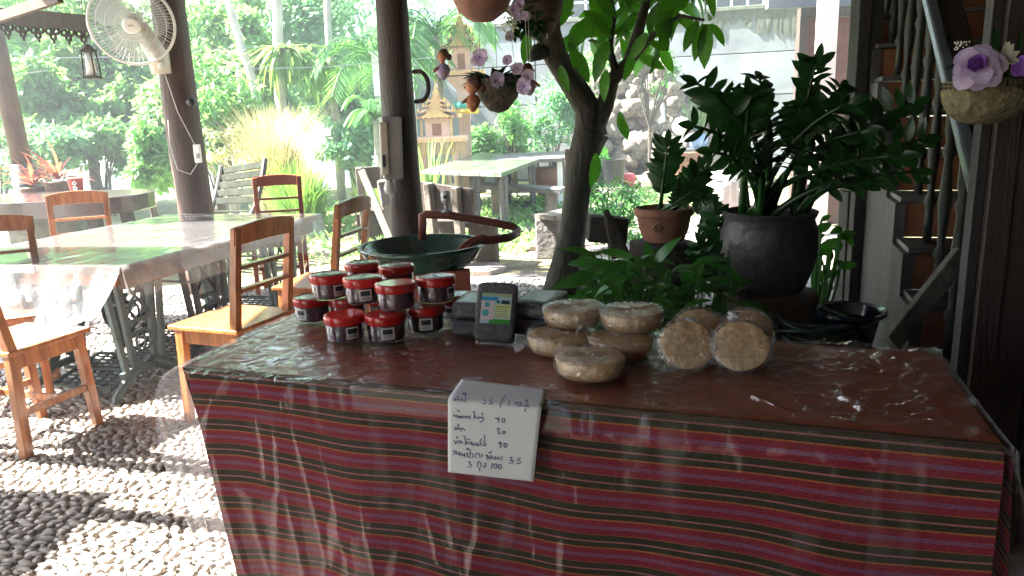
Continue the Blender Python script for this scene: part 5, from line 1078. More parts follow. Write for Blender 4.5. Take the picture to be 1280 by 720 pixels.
# striped cloth: stripes follow the cloth's own length (UV v in metres down from the edge)
def stripes():
    m = bpy.data.materials.new('striped woven cloth'); m.use_nodes = True; t = m.node_tree; p = t.nodes['Principled BSDF']; p.inputs['Roughness'].default_value = .75; p.inputs['Specular IOR Level'].default_value = .25
    uv = t.nodes.new('ShaderNodeUVMap'); sx = t.nodes.new('ShaderNodeSeparateXYZ'); t.links.new(uv.outputs[0], sx.inputs[0])
    d = t.nodes.new('ShaderNodeMath'); d.operation = 'DIVIDE'; d.inputs[1].default_value = .0735; t.links.new(sx.outputs['Y'], d.inputs[0])
    fr_ = t.nodes.new('ShaderNodeMath'); fr_.operation = 'FRACT'; t.links.new(d.outputs[0], fr_.inputs[0])
    r = t.nodes.new('ShaderNodeValToRGB'); r.color_ramp.interpolation = 'CONSTANT'; e = r.color_ramp.elements
    MA, OL, PK, LV, OR = (.20, .010, .024), (.026, .023, .011), (.32, .11, .11), (.14, .105, .22), (.30, .10, .02)
    seq = [(0, OR), (.022, MA), (.215, LV), (.235, MA), (.262, LV), (.282, MA), (.305, LV), (.322, MA), (.52, OR), (.542, OL), (.745, PK), (.795, OL), (.972, OR)]
    e[0].position = 0; e[0].color = (*seq[0][1], 1); e[1].position = seq[1][0]; e[1].color = (*seq[1][1], 1)
    for pos, c in seq[2:]: q = e.new(pos); q.color = (*c, 1)
    t.links.new(fr_.outputs[0], r.inputs[0])
    # weave: fine warp threads plus broad fading of the dye
    wv = t.nodes.new('ShaderNodeTexWave'); wv.inputs['Scale'].default_value = 300; wv.bands_direction = 'X'; t.links.new(uv.outputs[0], wv.inputs[0])
    nz = t.nodes.new('ShaderNodeTexNoise'); nz.inputs['Scale'].default_value = 160; t.links.new(uv.outputs[0], nz.inputs[0])
    mr = t.nodes.new('ShaderNodeMapRange'); mr.inputs['From Min'].default_value = .3; mr.inputs['From Max'].default_value = .7; mr.inputs['To Min'].default_value = .72; mr.inputs['To Max'].default_value = 1.25; t.links.new(nz.outputs[0], mr.inputs[0])
    # pale warp stripe at one place along the length
    mg = t.nodes.new('ShaderNodeHueSaturation'); t.links.new(r.outputs[0], mg.inputs['Color']); t.links.new(mr.outputs[0], mg.inputs['Value']); t.links.new(mg.outputs[0], p.inputs['Base Color'])
    b = t.nodes.new('ShaderNodeBump'); b.inputs['Strength'].default_value = .25; b.inputs['Distance'].default_value = .0008; t.links.new(wv.outputs[0], b.inputs['Height']); t.links.new(b.outputs[0], p.inputs['Normal']); return m
STRIPE = stripes()
def uvgrid(o, nu, nv, su, sv, off=0):
    me = o.data; uvl = me.uv_layers.new(name='UVMap'); n = nu+1
    for p in me.polygons:
        for li in p.loop_indices: vi = me.loops[li].vertex_index; uvl.data[li].uv = ((vi % n)/nu*su, (vi//n)/nv*sv+off)
DROP = .76
def front(u, v):
    uu = u*LX; k = max(0, 1-uu/.55); w_ = v*v
    tin = .14*k*k*v + .02*k
    wav = .022*v*math.sin(uu*9+1.2*math.sin(uu*3)+1)+.009*v*math.sin(uu*23+2)+.02*v*noise.noise(Vector((uu*3, v*1.5, 7)))
    z = ZT+.002-DROP*v+(.016*math.sin(uu*3.1+.6)+.012*noise.noise(Vector((uu*2.2, v*1.5, 5)))*2+.006*math.sin(uu*9+v*4))*min(1, v*3)
    e = .012*min(1, v*12)
    return TB(min(LX+.004, uu+tin*1.0), 0, z)+FN*(e+wav+.02*w_)
NU, NV = 240, 60
cl = thing('striped_cloth', 'maroon and dark olive striped woven cloth hanging over the front of the stall table', 'tablecloth', TB(LX/2, 0, ZT))
o = B().grid(front, NU, NV).build('front_panel', STRIPE, cl, smooth=True); uvgrid(o, NU, NV, LX, DROP, .045)
def sideR(u, v): p = TB(LX+.006, u, ZT+.002-DROP*v); return p+EX*(.008+.03*v+.018*v*math.sin(u*8+1))
o = B().grid(sideR, 40, 30).build('end_panel', STRIPE, cl, smooth=True); uvgrid(o, 40, 30, .58, DROP, .045)
def sideL(u, v): p = TB(-.004, u, ZT+.002-DROP*v); return p+EX*(.004+.17*v*(1-u)*.9+.01*v*math.sin(u*9))
o = B().grid(sideL, 40, 30).build('end_panel', STRIPE, cl, smooth=True); uvgrid(o, 40, 30, .58, DROP, .045)
o = B().grid(lambda u, v: TB(LX*u, .0+.032*v, ZT+.0026), 120, 2).build('top_edge_strip', STRIPE, cl, smooth=True); uvgrid(o, 120, 2, LX, .02, .055)
# clear plastic sheet
pl = thing('table_plastic', 'big wrinkled clear plastic sheet over the stall table, flaring out at its left corner', 'plastic cover', TB(LX/2, .5, ZT))
def wr(uu, vv):
    r = uu/LX; a = 0
    # left: fine radiating creases; right: bold crumples
    l = max(0, 1-r*2.2); q = max(0, min(1, (r-.5)*2.6))
    a += .0022*l*(1-abs(noise.noise(Vector((uu*26-vv*9, vv*6, 1))))*2)+.0012*l*noise.noise(Vector((uu*50, vv*20, 4)))
    rid = lambda s, z: 1-min(1, abs(noise.noise(Vector((uu*s+.4*math.sin(vv*5), vv*s*.62+uu*2, z))))*3.2)
    a += q*(.0085*rid(7, 2)**2*1.5+.010*rid(12, 5)**2+.005*rid(24, 8)); a += .003*(1-q)*rid(6, 9)**2+.0005*noise.noise(Vector((uu*30, vv*14, 6)))
    return a
o = B().grid(lambda u, v: TB(LX*u, v, ZT+.0085+wr(u*LX, v)), 380, 110).build('sheet_top', DRESS, pl, smooth=True)
def hang(u, v):
    uu = -.0+u*LX; k = max(0, 1-uu/.30); vv = v*.735
    fold = .026*v*abs(math.sin(uu*6.3+.8*math.sin(uu*2.2)+.5*v))**5+.008*v*math.sin(uu*13+2+v)+.016*v**.5*max(0, 1-5*abs(noise.noise(Vector((uu*5.5+v*.8, v*.7, 9)))))**2+.010*v**.4*max(0, 1-5*abs(noise.noise(Vector((uu*12-v*1.5, v*1.1, 19)))))**2+.007*noise.noise(Vector((uu*5, v*2, 3)))
    flare = -.085*k*math.sin(math.pi*v**.6) + .15*k*k*v*v
    dmp = 1-.93*math.exp(-((uu-.72)/.22)**4)*max(0, min(1, (.5-v)*6)); fold *= dmp
    z = ZT+.010-vv; fr2 = .010*min(1, v*14)+.03
    return TB(uu+flare, 0, z)+FN*(fr2+fold*1.1+.014*v)-FN*(.0)+Vector((0, 0, .0))
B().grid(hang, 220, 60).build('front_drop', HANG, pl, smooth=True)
B().grid(lambda u, v: TB(LX*u, 0, ZT+.0085+(.0025 if v < .5 else 0)*math.sin(u*90)*.3-.006*v*v)+FN*(.0+.04*v), 220, 4).build('edge_fold', DRESS, pl, smooth=True)
def cornerL(u, v): a = hang(0, v); b_ = TB(-.02-.05*math.sin(v*3)*(1-u), u*.9, ZT+.008-.70*v*(1-.25*u)); return a.lerp(b_, u)+EX*(-.02*math.sin(u*9)*v)
B().grid(cornerL, 30, 40).build('left_drop', HANGL, pl, smooth=True)
def cornerR(u, v): return TB(LX+.012+.10*v*(1-u)**.6*math.sin(math.pi*min(1, v*1.1))+.02*v, u, ZT+.009-.40*v*(1-.3*u))+FN*(.04*(1-u)*(1-v))
B().grid(cornerR, 30, 24).build('right_drop', HANGL, pl, smooth=True)
# ================================================================== PRICE NOTE
NO = TB(0, 0, ZT)+FN*.058                     # plane of the hanging half of the note, just outside the plastic
def NP(px, py, off=0): return PL(px, py, NO+FN*off, FN)
nt_ = thing('price_note', 'white handwritten price note hanging over the front edge of the stall table', 'note', NP(615, 540))
tl_, tr2, bl_, br_ = NP(560, 503), NP(677, 510), NP(560, 590), NP(667, 602)
EDGEZ = ZT+.005
def note(u, v):
    # v 0..0.25 lies on the top, then rolls over the edge and hangs down
    topL, topR = G(577, 474, ZT+.017), G(683, 487, ZT+.017)
    hl, hr = tl_, tr2
    if v < .22: t_ = v/.22; a = topL.lerp(Vector((hl.x, hl.y, ZT+.017))-FN*.022, t_); b = topR.lerp(Vector((hr.x, hr.y, ZT+.017))-FN*.022, t_)
    elif v < .32:
        an = (v-.22)/.10*math.pi/2; oo = -FN*(.022*(1-math.sin(an)))+Vector((0, 0, 0)); a = Vector((hl.x, hl.y, ZT+.017-(ZT+.017-hl.z)*(1-math.cos(an))))+oo; b = Vector((hr.x, hr.y, ZT+.017-(ZT+.017-hr.z)*(1-math.cos(an))))+oo
    else: t_ = (v-.32)/.68; a = hl.lerp(bl_, t_); b = hr.lerp(br_, t_)
    return a.lerp(b, u)
o = B().grid(note, 20, 50).build('paper', PAPER, nt_, smooth=True); s_ = o.modifiers.new('thick', 'SOLIDIFY'); s_.thickness = .0006
RG = {'A': (556, 466), 'B': (610, 466), 'C': (556, 510), 'D': (556, 550), 'E': (600, 550)}
def circ(x, y, rx, ry): return [(x+rx*math.cos(R(a)), y+ry*math.sin(R(a))) for a in range(-90, 271, 30)]
ST = {
'A': [[(140,420),(140,385),(155,372),(162,420)], [(182,372),(200,352),(215,365)], [(182,372),(183,412),(205,395),(225,415),(243,398)], [(245,385),(262,388),(268,420),(300,427),(312,395),(315,300)], [(260,320),(285,295),(312,310),(300,330),(275,325)], [(620,376),(585,382),(575,415),(605,413),(618,440),(600,465),(565,458)], [(715,385),(675,390),(665,425),(700,420),(715,445),(700,472),(658,468)], [(912,340),(870,400),(840,450),(825,522)]],
'B': [[(318,412),(308,500)], [(400,485),(410,470),(403,445),(430,440),(445,470),(450,512)], [(465,440),(490,450),(480,472),(500,458)], [(468,505),(490,490),(508,502),(512,475)], [(532,490),(550,512),(575,505),(580,480),(592,490),(600,515),(622,492)], [(580,480),(582,405)], [(562,412),(602,403)], [(548,540),(562,545),(555,578),(545,578)]],
'C': [[(125,100),(140,105),(150,130),(165,120),(182,100),(185,150),(203,150),(212,120),(230,130),(235,157)], [(180,42),(200,30),(217,62)], [(250,155),(250,125),(270,120),(280,152),(298,125),(315,130),(320,157),(335,130),(350,120),(375,130),(378,162),(355,155)], [(425,62),(433,43),(442,80),(440,155),(430,160)], [(450,130),(475,135),(480,157),(500,150),(510,125)], [(515,162),(530,140),(550,150),(557,130)], [(560,75),(560,110)], [(570,140),(577,180),(552,212),(523,205)],
 [(760,145),(765,160),(785,165),(803,152)], [(806,138),(808,217)], circ(880,187,24,30),
 [(150,280),(150,332)], [(170,332),(175,300),(195,290),(200,325),(220,325),(220,290)], [(180,270),(200,265),(200,235),(212,272)], [(245,352),(245,310),(270,305),(290,320),(297,337)],
 [(785,332),(783,310),(805,300),(820,320),(795,370),(805,387),(842,380)], circ(885,366,20,20),
 [(135,485),(150,495),(160,542),(177,500),(195,490),(202,537)], [(168,440),(190,452),(187,428)], [(215,495),(235,490),(237,532)], [(255,505),(267,532)], [(270,427),(290,413),(305,450),(310,552)], [(325,547),(335,500),(352,532),(370,510),(382,547)], [(335,472),(360,470),(372,458)], [(395,500),(402,547)], [(410,520),(415,562),(442,560),(452,520)], [(465,562),(470,530),(495,530),(502,560),(480,572)], [(515,550),(530,567),(542,530),(523,510),(552,458)], [(560,540),(580,562),(600,572),(617,550),(590,520),(602,478)], [(595,470),(598,403)],
 [(840,528),(812,538),(805,520),(835,513),(842,528),(830,602)], circ(910,560,25,30)],
'D': [[(120,165),(142,153),(135,187),(128,217),(157,210),(167,163)], [(170,170),(180,217),(207,215),(215,175),(222,237)], [(240,190),(252,242),(267,213),(297,252),(297,198)], [(335,190),(335,257),(375,265),(380,138)], [(320,142),(345,123),(362,130),(340,152)], [(400,200),(427,215),(430,240),(403,267)], [(460,262),(465,210),(490,193),(520,215),(527,267)], [(550,213),(562,230),(553,252)], [(613,220),(632,240),(630,302)], [(640,225),(660,282),(682,230),(685,292)], [(650,190),(690,195),(690,163)], [(700,230),(715,292),(735,250),(742,292),(762,285),(765,243)], [(780,292),(800,250),(822,292),(850,290),(857,238)],
 [(350,332),(380,320),(387,340),(363,357),(402,372),(390,402),(348,402)], [(478,402),(500,380),(485,345),(510,323),(542,345),(540,402)], [(505,420),(527,420),(518,467)], [(590,350),(612,345),(610,395),(590,417),(573,385)], [(712,343),(695,432)], circ(760,390,25,33), circ(825,400,24,34)],
'E': [[(443,265),(482,260),(470,290),(448,307),(497,312),(490,347),(438,345)], [(612,273),(570,275),(560,310),(597,310),(607,335),(590,357),(548,347)]]}
ib = B()
for key, sts in ST.items():
    ox, oy = RG[key]
    for s_ in sts:
        pts = [NP(ox+x/12, oy+y/12, .0012) for x, y in s_]; ib.tube(pts, .00105, 5)
ib.build('handwriting', INK, nt_, kind='stuff')
# ================================================================== RED LIDDED JARS
def make_jar():
    t = thing('paste_jar', 'x', 'jar', (0, 0, 0), 'red lidded jars stacked on the stall table'); r = .0535
    B().lathe([(0, .002), (r-.006, .002), (r-.003, .005), (r-.002, .04), (r-.002, .047), (0, .048)], n=40).build('paste', PASTE, t, smooth=True, autos=40)
    B().lathe([(r-.004, 0), (r-.001, .004), (r+.0005, .046)], n=40).build('jar_wall', JARP, t, smooth=True)
    B().lathe([(r+.002, .045), (r+.004, .048), (r+.004, .063), (r+.0025, .066), (r-.003, .0675), (r-.005, .066), (0, .066)], n=48).build('lid', RED, t, smooth=True, autos=35)
    rb = B()
    for k in range(60): a = 2*math.pi*k/60; rb.box(((r+.0043)*math.cos(a), (r+.0043)*math.sin(a), .054), (.0012, .0012, .012), Matrix.Rotation(a, 3, 'Z'))
    rb.build('lid_ribs', RED, t)
    return t
LIDW = mat('translucent white lid top', (.40, .33, .30), (.62, .58, .55), 30, .25, coat=.35); LIDY = mat('yellow green lid top', (.45, .42, .08), (.6, .55, .15), 10, .25, coat=.5)
def add_top(t, m_, seed):
    random.seed(seed); r = .044
    P_ = [c for c in t.children if c.name.split('.')[0] == 'lid'][0]; B().lathe([(0, .0672), (r, .0672), (r+.001, .0665)], n=40).build('lid_top', m_, P_)
    b = B(); b.ring((0, 0, .0678), (0, 0, 1), r*.9, .0008, 36, 4).ring((0, 0, .0678), (0, 0, 1), r*.55, .0005, 30, 4)
    for k in range(5): a = rnd(0, 6.28); q = rnd(0, r*.4); b.box((q*math.cos(a), q*math.sin(a), .0678), (rnd(.006, .018), .0018, .0006), Matrix.Rotation(rnd(-.2, .2), 3, 'Z'))
    b.build('lid_print', GREYP, P_)
def add_label(t, ang):
    r = .0545; b = B(); k = B()
    def cp(a, z, rr): return Vector((rr*math.cos(a), rr*math.sin(a), z))
    W_ = .36; b.grid(lambda u, v: cp(ang+W_*(u-.5)*2*.95, .010+.031*v, r), 8, 2); k.grid(lambda u, v: cp(ang+W_*(u-.5)*1.4, .024+.013*v, r+.0004), 6, 2)
    for j in range(3): k.grid(lambda u, v: cp(ang+W_*(u-.5)*(1.4-.2*j), .0145+.003*j+.0011*v, r+.0004), 6, 1)
    L_ = b.build('label_sticker', LABELW, t); k.build('label_print', BLUEK, L_)
J = make_jar(); J.scale = (1.03, 1.03, 1.13)
ZL, ZU = ZT+.012, ZT+.012+.0785
def lookang(c): d = Vector((0, 0, 0))-c; return math.atan2(d.y, d.x)
JARS = [  # px, py of base centre, level, label offset angle, top material, label
 (393, 399, 0, -.75, 1, 'leftmost red lidded jar of the bottom row'), (433, 423, 0, .35, 0, 'front left red lidded jar standing on the table with its label to the right'), (484, 423, 0, .05, 0, 'front middle red lidded jar nearest the camera with a centred label'),
 (533, 411, 0, .0, 0, 'bottom red lidded jar at the right end of the front row'), (436, 399, 0, None, 0, 'half hidden bottom jar behind the front left jar'), (486, 398, 0, None, 0, 'half hidden bottom jar behind the front middle jar'), (573, 396, 0, -.6, 2, 'bottom red lidded jar with a yellow green lid top beside the rice packs'),
 (413, 371, 1, .55, 1, 'upper red lidded jar at the left end with a label at its right'), (455, 376, 1, .1, 1, 'upper red lidded jar second from left with a centred label and white lid top'), (496, 384, 1, None, 0, 'upper red lidded jar in front middle with no label in view'), (546, 375, 1, .95, 1, 'upper red lidded jar at the right end with a shiny top'),
 (455, 355, 1, None, 1, 'upper back jar behind the second jar, mostly its white lid top in view'), (497, 359, 1, None, 1, 'upper back jar behind the middle jar with a white lid top')]
pos = [];
for i, (px, py, lv, la, tm, lb) in enumerate(JARS):
    c = G(px, py, ZU if lv else ZL); pos.append(c)
for it in range(60):        # jars stand side by side without touching
    for i in range(len(pos)):
        for j in range(i):
            if JARS[i][2] == JARS[j][2]:
                d = pos[i]-pos[j]; d.z = 0
                if d.length < .1195:
                    e = d.normalized()*(.1195-d.length)*.5; pos[i] += e; pos[j] -= e
for i, (px, py, lv, la, tm, lb) in enumerate(JARS):
    t = dup(J, pos[i], 0, lb) if i else J
    if not i: J0 = dup(J, (0, 0, -50)); 
    t.location = pos[i]; t['label'] = lb
    if i == 0: srcs = True
    add_top(t, (RED, LIDW, LIDY)[tm], i) if tm else None
    if la is not None: add_label(t, lookang(pos[i])+la)
    if i == 0:
        # keep a clean prototype for the copies
        J = J0
for o in [J]+list(J.children): bpy.data.objects.remove(o)
# ================================================================== RICE PACKS
def ricemat(name, c1, c2, c3):
    m = mat(name, c1, c2, 420, .4, .5, 420, coat=.25, detail=1, c3=c3); return m
RICE = ricemat('vacuum packed black rice', (.006, .006, .009), (.22, .22, .26), (.025, .025, .032))
def brick_geo(w_, l_, h_, seed, n=16):
    bm = bmesh.new(); bmesh.ops.create_cube(bm, size=1); bmesh.ops.subdivide_edges(bm, edges=bm.edges[:], cuts=9, use_grid_fill=True); b = B(); random.seed(seed)
    idx = {v.index: v for v in bm.verts}; vs = []
    for v in bm.verts:
        x, y, z = v.co*2; p = 12.0; s_ = (abs(x)**p+abs(y)**p+abs(z)**p)**(1/p); q = Vector((x, y, z))/s_; q *= 1+.03*noise.noise(Vector((x*1.8+seed, y*1.8, z*1.8))); vs.append(Vector((q.x*w_/2, q.y*l_/2, q.z*h_/2)))
    fs = [tuple(v.index for v in f.verts) for f in bm.faces]; bm.free(); b.add(vs, fs); return b
def ricepack(label, c, M, w_=.115, l_=.165, h_=.048, seed=1, lab=False):
    t = thing('rice_pack', label, 'rice pack', c, 'vacuum packed bricks of dark rice'); g_ = brick_geo(w_, l_, h_, seed); g_.v = [c+M @ v for v in g_.v]; g_.build('pack_body', RICE, t, smooth=True)
    B().box(c+M @ Vector((0, l_/2+.006, -.008)), (w_*.96, .016, .0015), M).build('sealed_edge', WRAP, t); B().box(c+M @ Vector((0, -l_/2-.004, -.008)), (w_*.96, .01, .0015), M).build('sealed_edge', WRAP, t)
    if lab:
        def q(x, y, z=0): return c+M @ Vector((x, y, h_/2+.0016+z))
        HOLD = {}
        def rect(nm, x0, x1, y0, y1, m_, z=0): B().poly([q(x0, y0, z), q(x1, y0, z), q(x1, y1, z), q(x0, y1, z)], M @ Vector((0, 0, 1)), .0004).build(nm, m_, HOLD.get('l', t))
        X0, X1, Y0, Y1 = -.041, .043, -.036, .050; H_ = Y1-Y0; W_ = X1-X0
        rect('label_sticker', X0, X1, Y0, Y1, mat('pale blue label', (.38, .58, .68), (.42, .62, .7), 9, .4))
        HOLD['l'] = [c for c in t.children if c.name.startswith('label_sticker')][0]
        rect('label_title_band', X0, X1, Y1-H_*.1, Y1, mat('yellow blue label band', (.45, .5, .12), (.25, .42, .5), 90, .4), .0005)
        rect('label_blue_block', X0, X0+W_*.55, Y1-H_*.24, Y1-H_*.12, mat('blue label block', (.02, .2, .42), (.03, .25, .5), 30, .4), .0005)
        rect('label_green_block', X0+W_*.3, X1, Y0, Y0+H_*.15, mat('green label block', (.03, .25, .03), (.05, .33, .05), 30, .4), .0005)
        rect('label_text_panel', X0+W_*.45, X1-.002, Y0+H_*.18, Y1-H_*.36, mat('pale green text panel', (.45, .55, .28), (.5, .6, .33), 30, .4), .0005)
        rect('label_pink_panel', X0+.001, X0+W_*.42, Y0+H_*.12, Y1-H_*.28, mat('pale pink panel', (.55, .45, .52), (.6, .52, .56), 30, .4), .0005)
        rect('label_picture', X0+W_*.66, X0+W_*.94, Y1-H_*.34, Y1-H_*.22, BLUEK, .0005); rect('label_picture_border', X0+W_*.5, X0+W_*.62, Y1-H_*.32, Y1-H_*.24, mat('dark green picture', (.02, .1, .06)), .0005)
        tx = B()
        for k in range(7): y_ = Y0+H_*(.22+.06*k); tx.poly([q(X0+W_*.48, y_, .001), q(X1-.006-.003*(k % 3), y_, .001), q(X1-.006-.003*(k % 3), y_+.0012, .001), q(X0+W_*.48, y_+.0012, .001)], M @ Vector((0, 0, 1)), .0003)
        tx.build('label_text_lines', BLUEK, HOLD['l'])
        rect('label_text_heading', X0+W_*.5, X1-.004, Y1-H_*.44, Y1-H_*.40, mat('ochre heading', (.5, .4, .05)), .0012)
        for a_, b2, r_ in ((.2, .62, .008), (.16, .34, .010)):
            B().lathe([(0, 0), (r_, 0), (r_, .0004), (0, .0004)], q(X0+W_*a_, Y0+H_*b2, .0012), 16, M).build('label_emblem', mat('teal emblem', (.08, .35, .42)), HOLD['l'])
    return t
ang = math.atan2(EX.y, EX.x)
RzT = Matrix.Rotation(ang+.06, 3, 'Z')
cL = G(607, 402, ZT+.03)
zb_ = ZT+.014+.024
for k, (px, py, lv, lb) in enumerate(((597, 405, 0, 'lower dark rice brick of the left stack behind the leaning pack'), (597, 384, 1, 'upper dark rice brick of the left stack behind the leaning pack'), (676, 404, 0, 'lower dark rice brick of the right stack beside the sugar cakes'), (676, 383, 1, 'upper dark rice brick of the right stack beside the sugar cakes'))):
    c = G(px, py, zb_+lv*.05); q0_ = G(597 if px < 640 else 676, 405 if px < 640 else 404, zb_); c = Vector((q0_.x+(.004 if lv else 0), q0_.y+.03, zb_+lv*.0505)); ricepack(lb, c, Matrix.Rotation(ang+(.1 if px < 640 else -.08)+.03*lv, 3, 'Z'), seed=k+3)
base = G(622, 430, ZT+.012); up_ = Vector((0, 0, 1)); tilt = R(62); Mz = Matrix.Rotation(ang+.25, 3, 'Z') @ Matrix.Rotation(tilt, 3, 'X') @ Matrix.Rotation(R(-4), 3, 'Z')
ricepack('dark rice pack leaning upright with a pale blue and green printed label', base+Vector((0, .04, .078)), Mz, .112, .165, .044, 9, True)
# crumpled clear bags around the packs
def crumple(name, label, c, r, seed, m_=None, amp=.5, sub=4, kids=None):
    t = tag(B().blob(c, r, sub, amp, 2.2, seed).build(name, m_ or WRAP, smooth=False), label, 'plastic bag'); return t
c = G(572, 402, ZT+.03); t = tag(B().poly([G(553, 402, ZT+.014), G(590, 410, ZT+.014), Y(600, 372, G(597, 395, ZT).y+.02)], (0, -1, .3), .004).blob(G(575, 398, ZT+.022), (.04, .03, .014), 3, .5, 2, 3).build('clear_bag', WRAP), 'flattened clear plastic bag between the jars and the rice packs', 'plastic bag')
yb_ = G(640, 372, ZT+.1).y+.08; ptsb = [Y(603, 357, yb_), Y(671, 357, yb_), Y(668, 336, yb_), Y(640, 339, yb_), Y(612, 331, yb_)]
bb = B(); 
def bag(u, v): a = ptsb[0].lerp(ptsb[1], u); e = ptsb[4].lerp(ptsb[2], u)-Vector((0, 0, .006*math.sin(u*3.1))); return a.lerp(e, v)+Vector((0, .004*math.sin(u*22+v*4)+.02*math.sin(v*2), 0))-Vector((0, 0, .06*(1-v)))
t = tag(bb.grid(bag, 30, 14).build('clear_bag', HANGM, smooth=True), 'open cloudy plastic bag standing behind the rice packs', 'plastic bag'); s_ = t.modifiers.new('thick', 'SOLIDIFY'); s_.thickness = .001
# ================================================================== PALM SUGAR CAKES
def cake_geo(b, c, M, r, h, seed, top=.02):
    prof = [(0, 0), (r*.72, 0), (r*.86, .004), (r*.95, h*.45), (r, h*.86), (r*.985, h*.96), (r*.93, h), (r*.6, h-.001), (r*.3, h-.002), (0, h-.001)]
    n = 40; vs = []
    for j, (q, z) in enumerate(prof):
        for k in range(n):
            a = 2*math.pi*k/n; nn = noise.noise(Vector((math.cos(a)*3+seed*2, math.sin(a)*3, z*40))); n2 = noise.noise(Vector((q*60*math.cos(a)+seed, q*60*math.sin(a), z*30)))
            vs.append(Vector(c)+M @ Vector((q*(1+.025*nn)*math.cos(a), q*(1+.025*nn)*math.sin(a), z+.0012*n2*(1 if j > 3 else .3))))
    fs = [(j*n+k, j*n+(k+1) % n, (j+1)*n+(k+1) % n, (j+1)*n+k) for j in range(len(prof)-1) for k in range(n)]
    b.add(vs, fs)
def wrap_geo(b, c, M, r, h, seed, tail=True):
    n = 64; rows = [(r*.55, -.001), (r*.90, .000), (r*1.03, h*.35), (r*1.05, h*.8), (r*1.01, h*1.03), (r*.7, h*1.05), (r*.35, h*1.05), (r*.06, h*1.08)]
    vs = []
    for j, (q, z) in enumerate(rows):
        for k in range(n):
            a = 2*math.pi*k/n; cr = abs(noise.noise(Vector((math.cos(a)*5+seed, math.sin(a)*5, j*.7)))); q2 = q*(1+.05*cr*(1 if 0 < j < 6 else .3)); zz_ = z+(.004*abs(math.sin(a*11+seed+j*.2)) if j >= 4 else 0)+.003*cr; vs.append(Vector(c)+M @ Vector((q2*math.cos(a), q2*math.sin(a), zz_)))
    b.add(vs, [(j*n+k, j*n+(k+1) % n, (j+1)*n+(k+1) % n, (j+1)*n+k) for j in range(len(rows)-1) for k in range(n)])
    if tail:            # loose twisted film at the side
        a0 = 2.6+seed*1.3; 
        def tl(u, v): a = a0+(u-.5)*.7*(1-.4*v); q = r*(1.0+.42*v); return Vector(c)+M @ Vector((q*math.cos(a), q*math.sin(a), h*.55*(1-v)+.008+.008*math.sin(u*14+v*5)*v))
        b.grid(tl, 14, 6)
def cake(label, px, py, z0, r=.083, h=.046, seed=1, group='wrapped palm sugar cakes'):
    c = G(px, py, z0); t = thing('sugar_cake', label, 'sugar cake', c, group); M = Euler((rnd(-.04, .04), rnd(-.04, .04), seed)).to_matrix(); b = B(); cake_geo(b, c, M, r, h, seed); b.build('cake', SUGAR, t, smooth=True, autos=50); b = B(); wrap_geo(b, c, M, r, h, seed); b.build('film_wrap', WRAP, t, smooth=True)
random.seed(3); zc_ = ZT+.013
cake('upper left wrapped palm sugar cake next to the rice packs', 717, 404, zc_+.049, seed=1); cake('upper right wrapped palm sugar cake of the stack', 789, 409, zc_+.049, seed=2)
cake('lower left wrapped palm sugar cake under another cake', 698, 438, zc_, seed=3); cake('lower right wrapped palm sugar cake under another cake', 776, 443, zc_, seed=4)
cake('front wrapped palm sugar cake lying alone nearest the table edge', 738, 468, zc_, seed=5)
def disc(label, px, py, ztop, seed, r=.066, h=.028, lean=44, tw=0, grp='bagged palm sugar discs leaning in pairs'):
    c = G(px, py, zc_); M = Matrix.Rotation(ang+.15+tw, 3, 'Z') @ Matrix.Rotation(R(lean), 3, 'X'); cc = c+Vector((0, 0, r*math.sin(R(lean))*.98)); t = thing('sugar_disc', label, 'sugar cake', c, grp); b = B(); cake_geo(b, cc-M @ Vector((0, 0, h/2)), M, r, h, seed); b.build('cake', SUGAR, t, smooth=True, autos=50); return cc, M, t
rd = .066
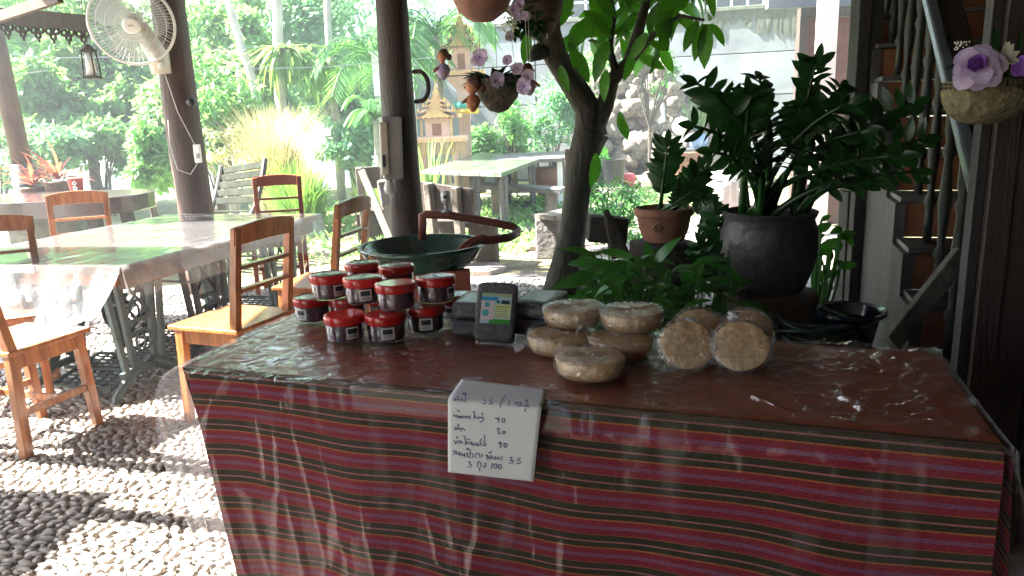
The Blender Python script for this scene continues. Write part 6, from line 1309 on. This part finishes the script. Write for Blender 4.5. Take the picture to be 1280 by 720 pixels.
for k, (pf, pb_, kn, ttw, l1, l2, l3) in enumerate((((858, 455), (872, 436), (864, 405), .05, 'front sugar disc in the left clear bag, leaning', 'back sugar disc in the left clear bag, half hidden', 'knotted clear bag holding the left pair of sugar discs'), ((925, 457), (932, 437), (917, 397), -.05, 'front sugar disc in the right clear bag, leaning', 'back sugar disc in the right clear bag, half hidden', 'knotted clear bag holding the right pair of sugar discs'))):
    c1, M1, _ = disc(l1, *pf, 0, 11+k, tw=ttw); c2_, M2_, _ = disc(l2, *pb_, 0, 13+k, tw=ttw, r=.064)
    bagt = thing('knotted_bag', l3, 'plastic bag', c1, 'knotted clear bags of sugar discs'); b = B(); mid = (c1+c2_)/2; kp = Y(*kn, mid.y+.004)
    wrap_geo(b, c1-M1 @ Vector((0, 0, .016)), M1, .070, .031, 21+k, False); wrap_geo(b, c2_-M2_ @ Vector((0, 0, .016)), M2_, .068, .031, 24+k, False)
    def bf(u, v):        # film drawn together above the discs into the knot
        a = 2*math.pi*u; top_ = kp+Vector((0, 0, -.008)); cr = 1+.22*noise.noise(Vector((math.cos(a)*4, math.sin(a)*4, v*3+k*3))); r_ = .056*(1-v)**1.6+.005
        lo = mid+Vector((0, 0, .018)); ctr = lo.lerp(top_, v); return ctr+Matrix.Rotation(ang+.15, 3, 'Z') @ Vector((r_*math.cos(a)*cr, r_*.6*math.sin(a)*cr, .004*math.sin(a*9)*(1-v)))
    b.grid(bf, 56, 14)
    def fl(u, v):        # loose flap spreading on the table in front
        q = G(pf[0]-34+68*u, pf[1]-2, ZT+.012)+FN*(.022*v*(.6+.5*math.sin(u*9+k))); return q+Vector((0, 0, .004+.006*abs(math.sin(u*17+v*3))*v))
    b.grid(fl, 30, 6); b.build('bag_film', WRAP, bagt, smooth=True)
    b = B(); b.blob(kp, (.013, .011, .015), 3, .5, 2, k); b.lathe([(.014, -.022), (.006, -.006), (.007, 0), (.015, .014)], kp, 12, wob=.4); b.build('knot', HANGM, bagt, smooth=True)

# ================================================================== ADDED MIST VOLUME STANDING IN FOR GLARE
hb_ = B(); hb_.box((0, 14, 5.5), (150, 70, 13.0)); hz = hb_.build('glare_mist', None); hz['kind'] = 'stuff'; hz['label'] = 'thin added mist volume imitating bright glare over the garden'
hm = bpy.data.materials.new('glare_mist'); hm.use_nodes = True; t = hm.node_tree; t.nodes.remove(t.nodes['Principled BSDF']); pv_ = t.nodes.new('ShaderNodeVolumePrincipled'); pv_.inputs['Color'].default_value = (.84, .95, 1, 1); pv_.inputs['Density'].default_value = .005; pv_.inputs['Anisotropy'].default_value = .2
t.links.new(pv_.outputs[0], t.nodes['Material Output'].inputs['Volume']); hz.data.materials.append(hm)
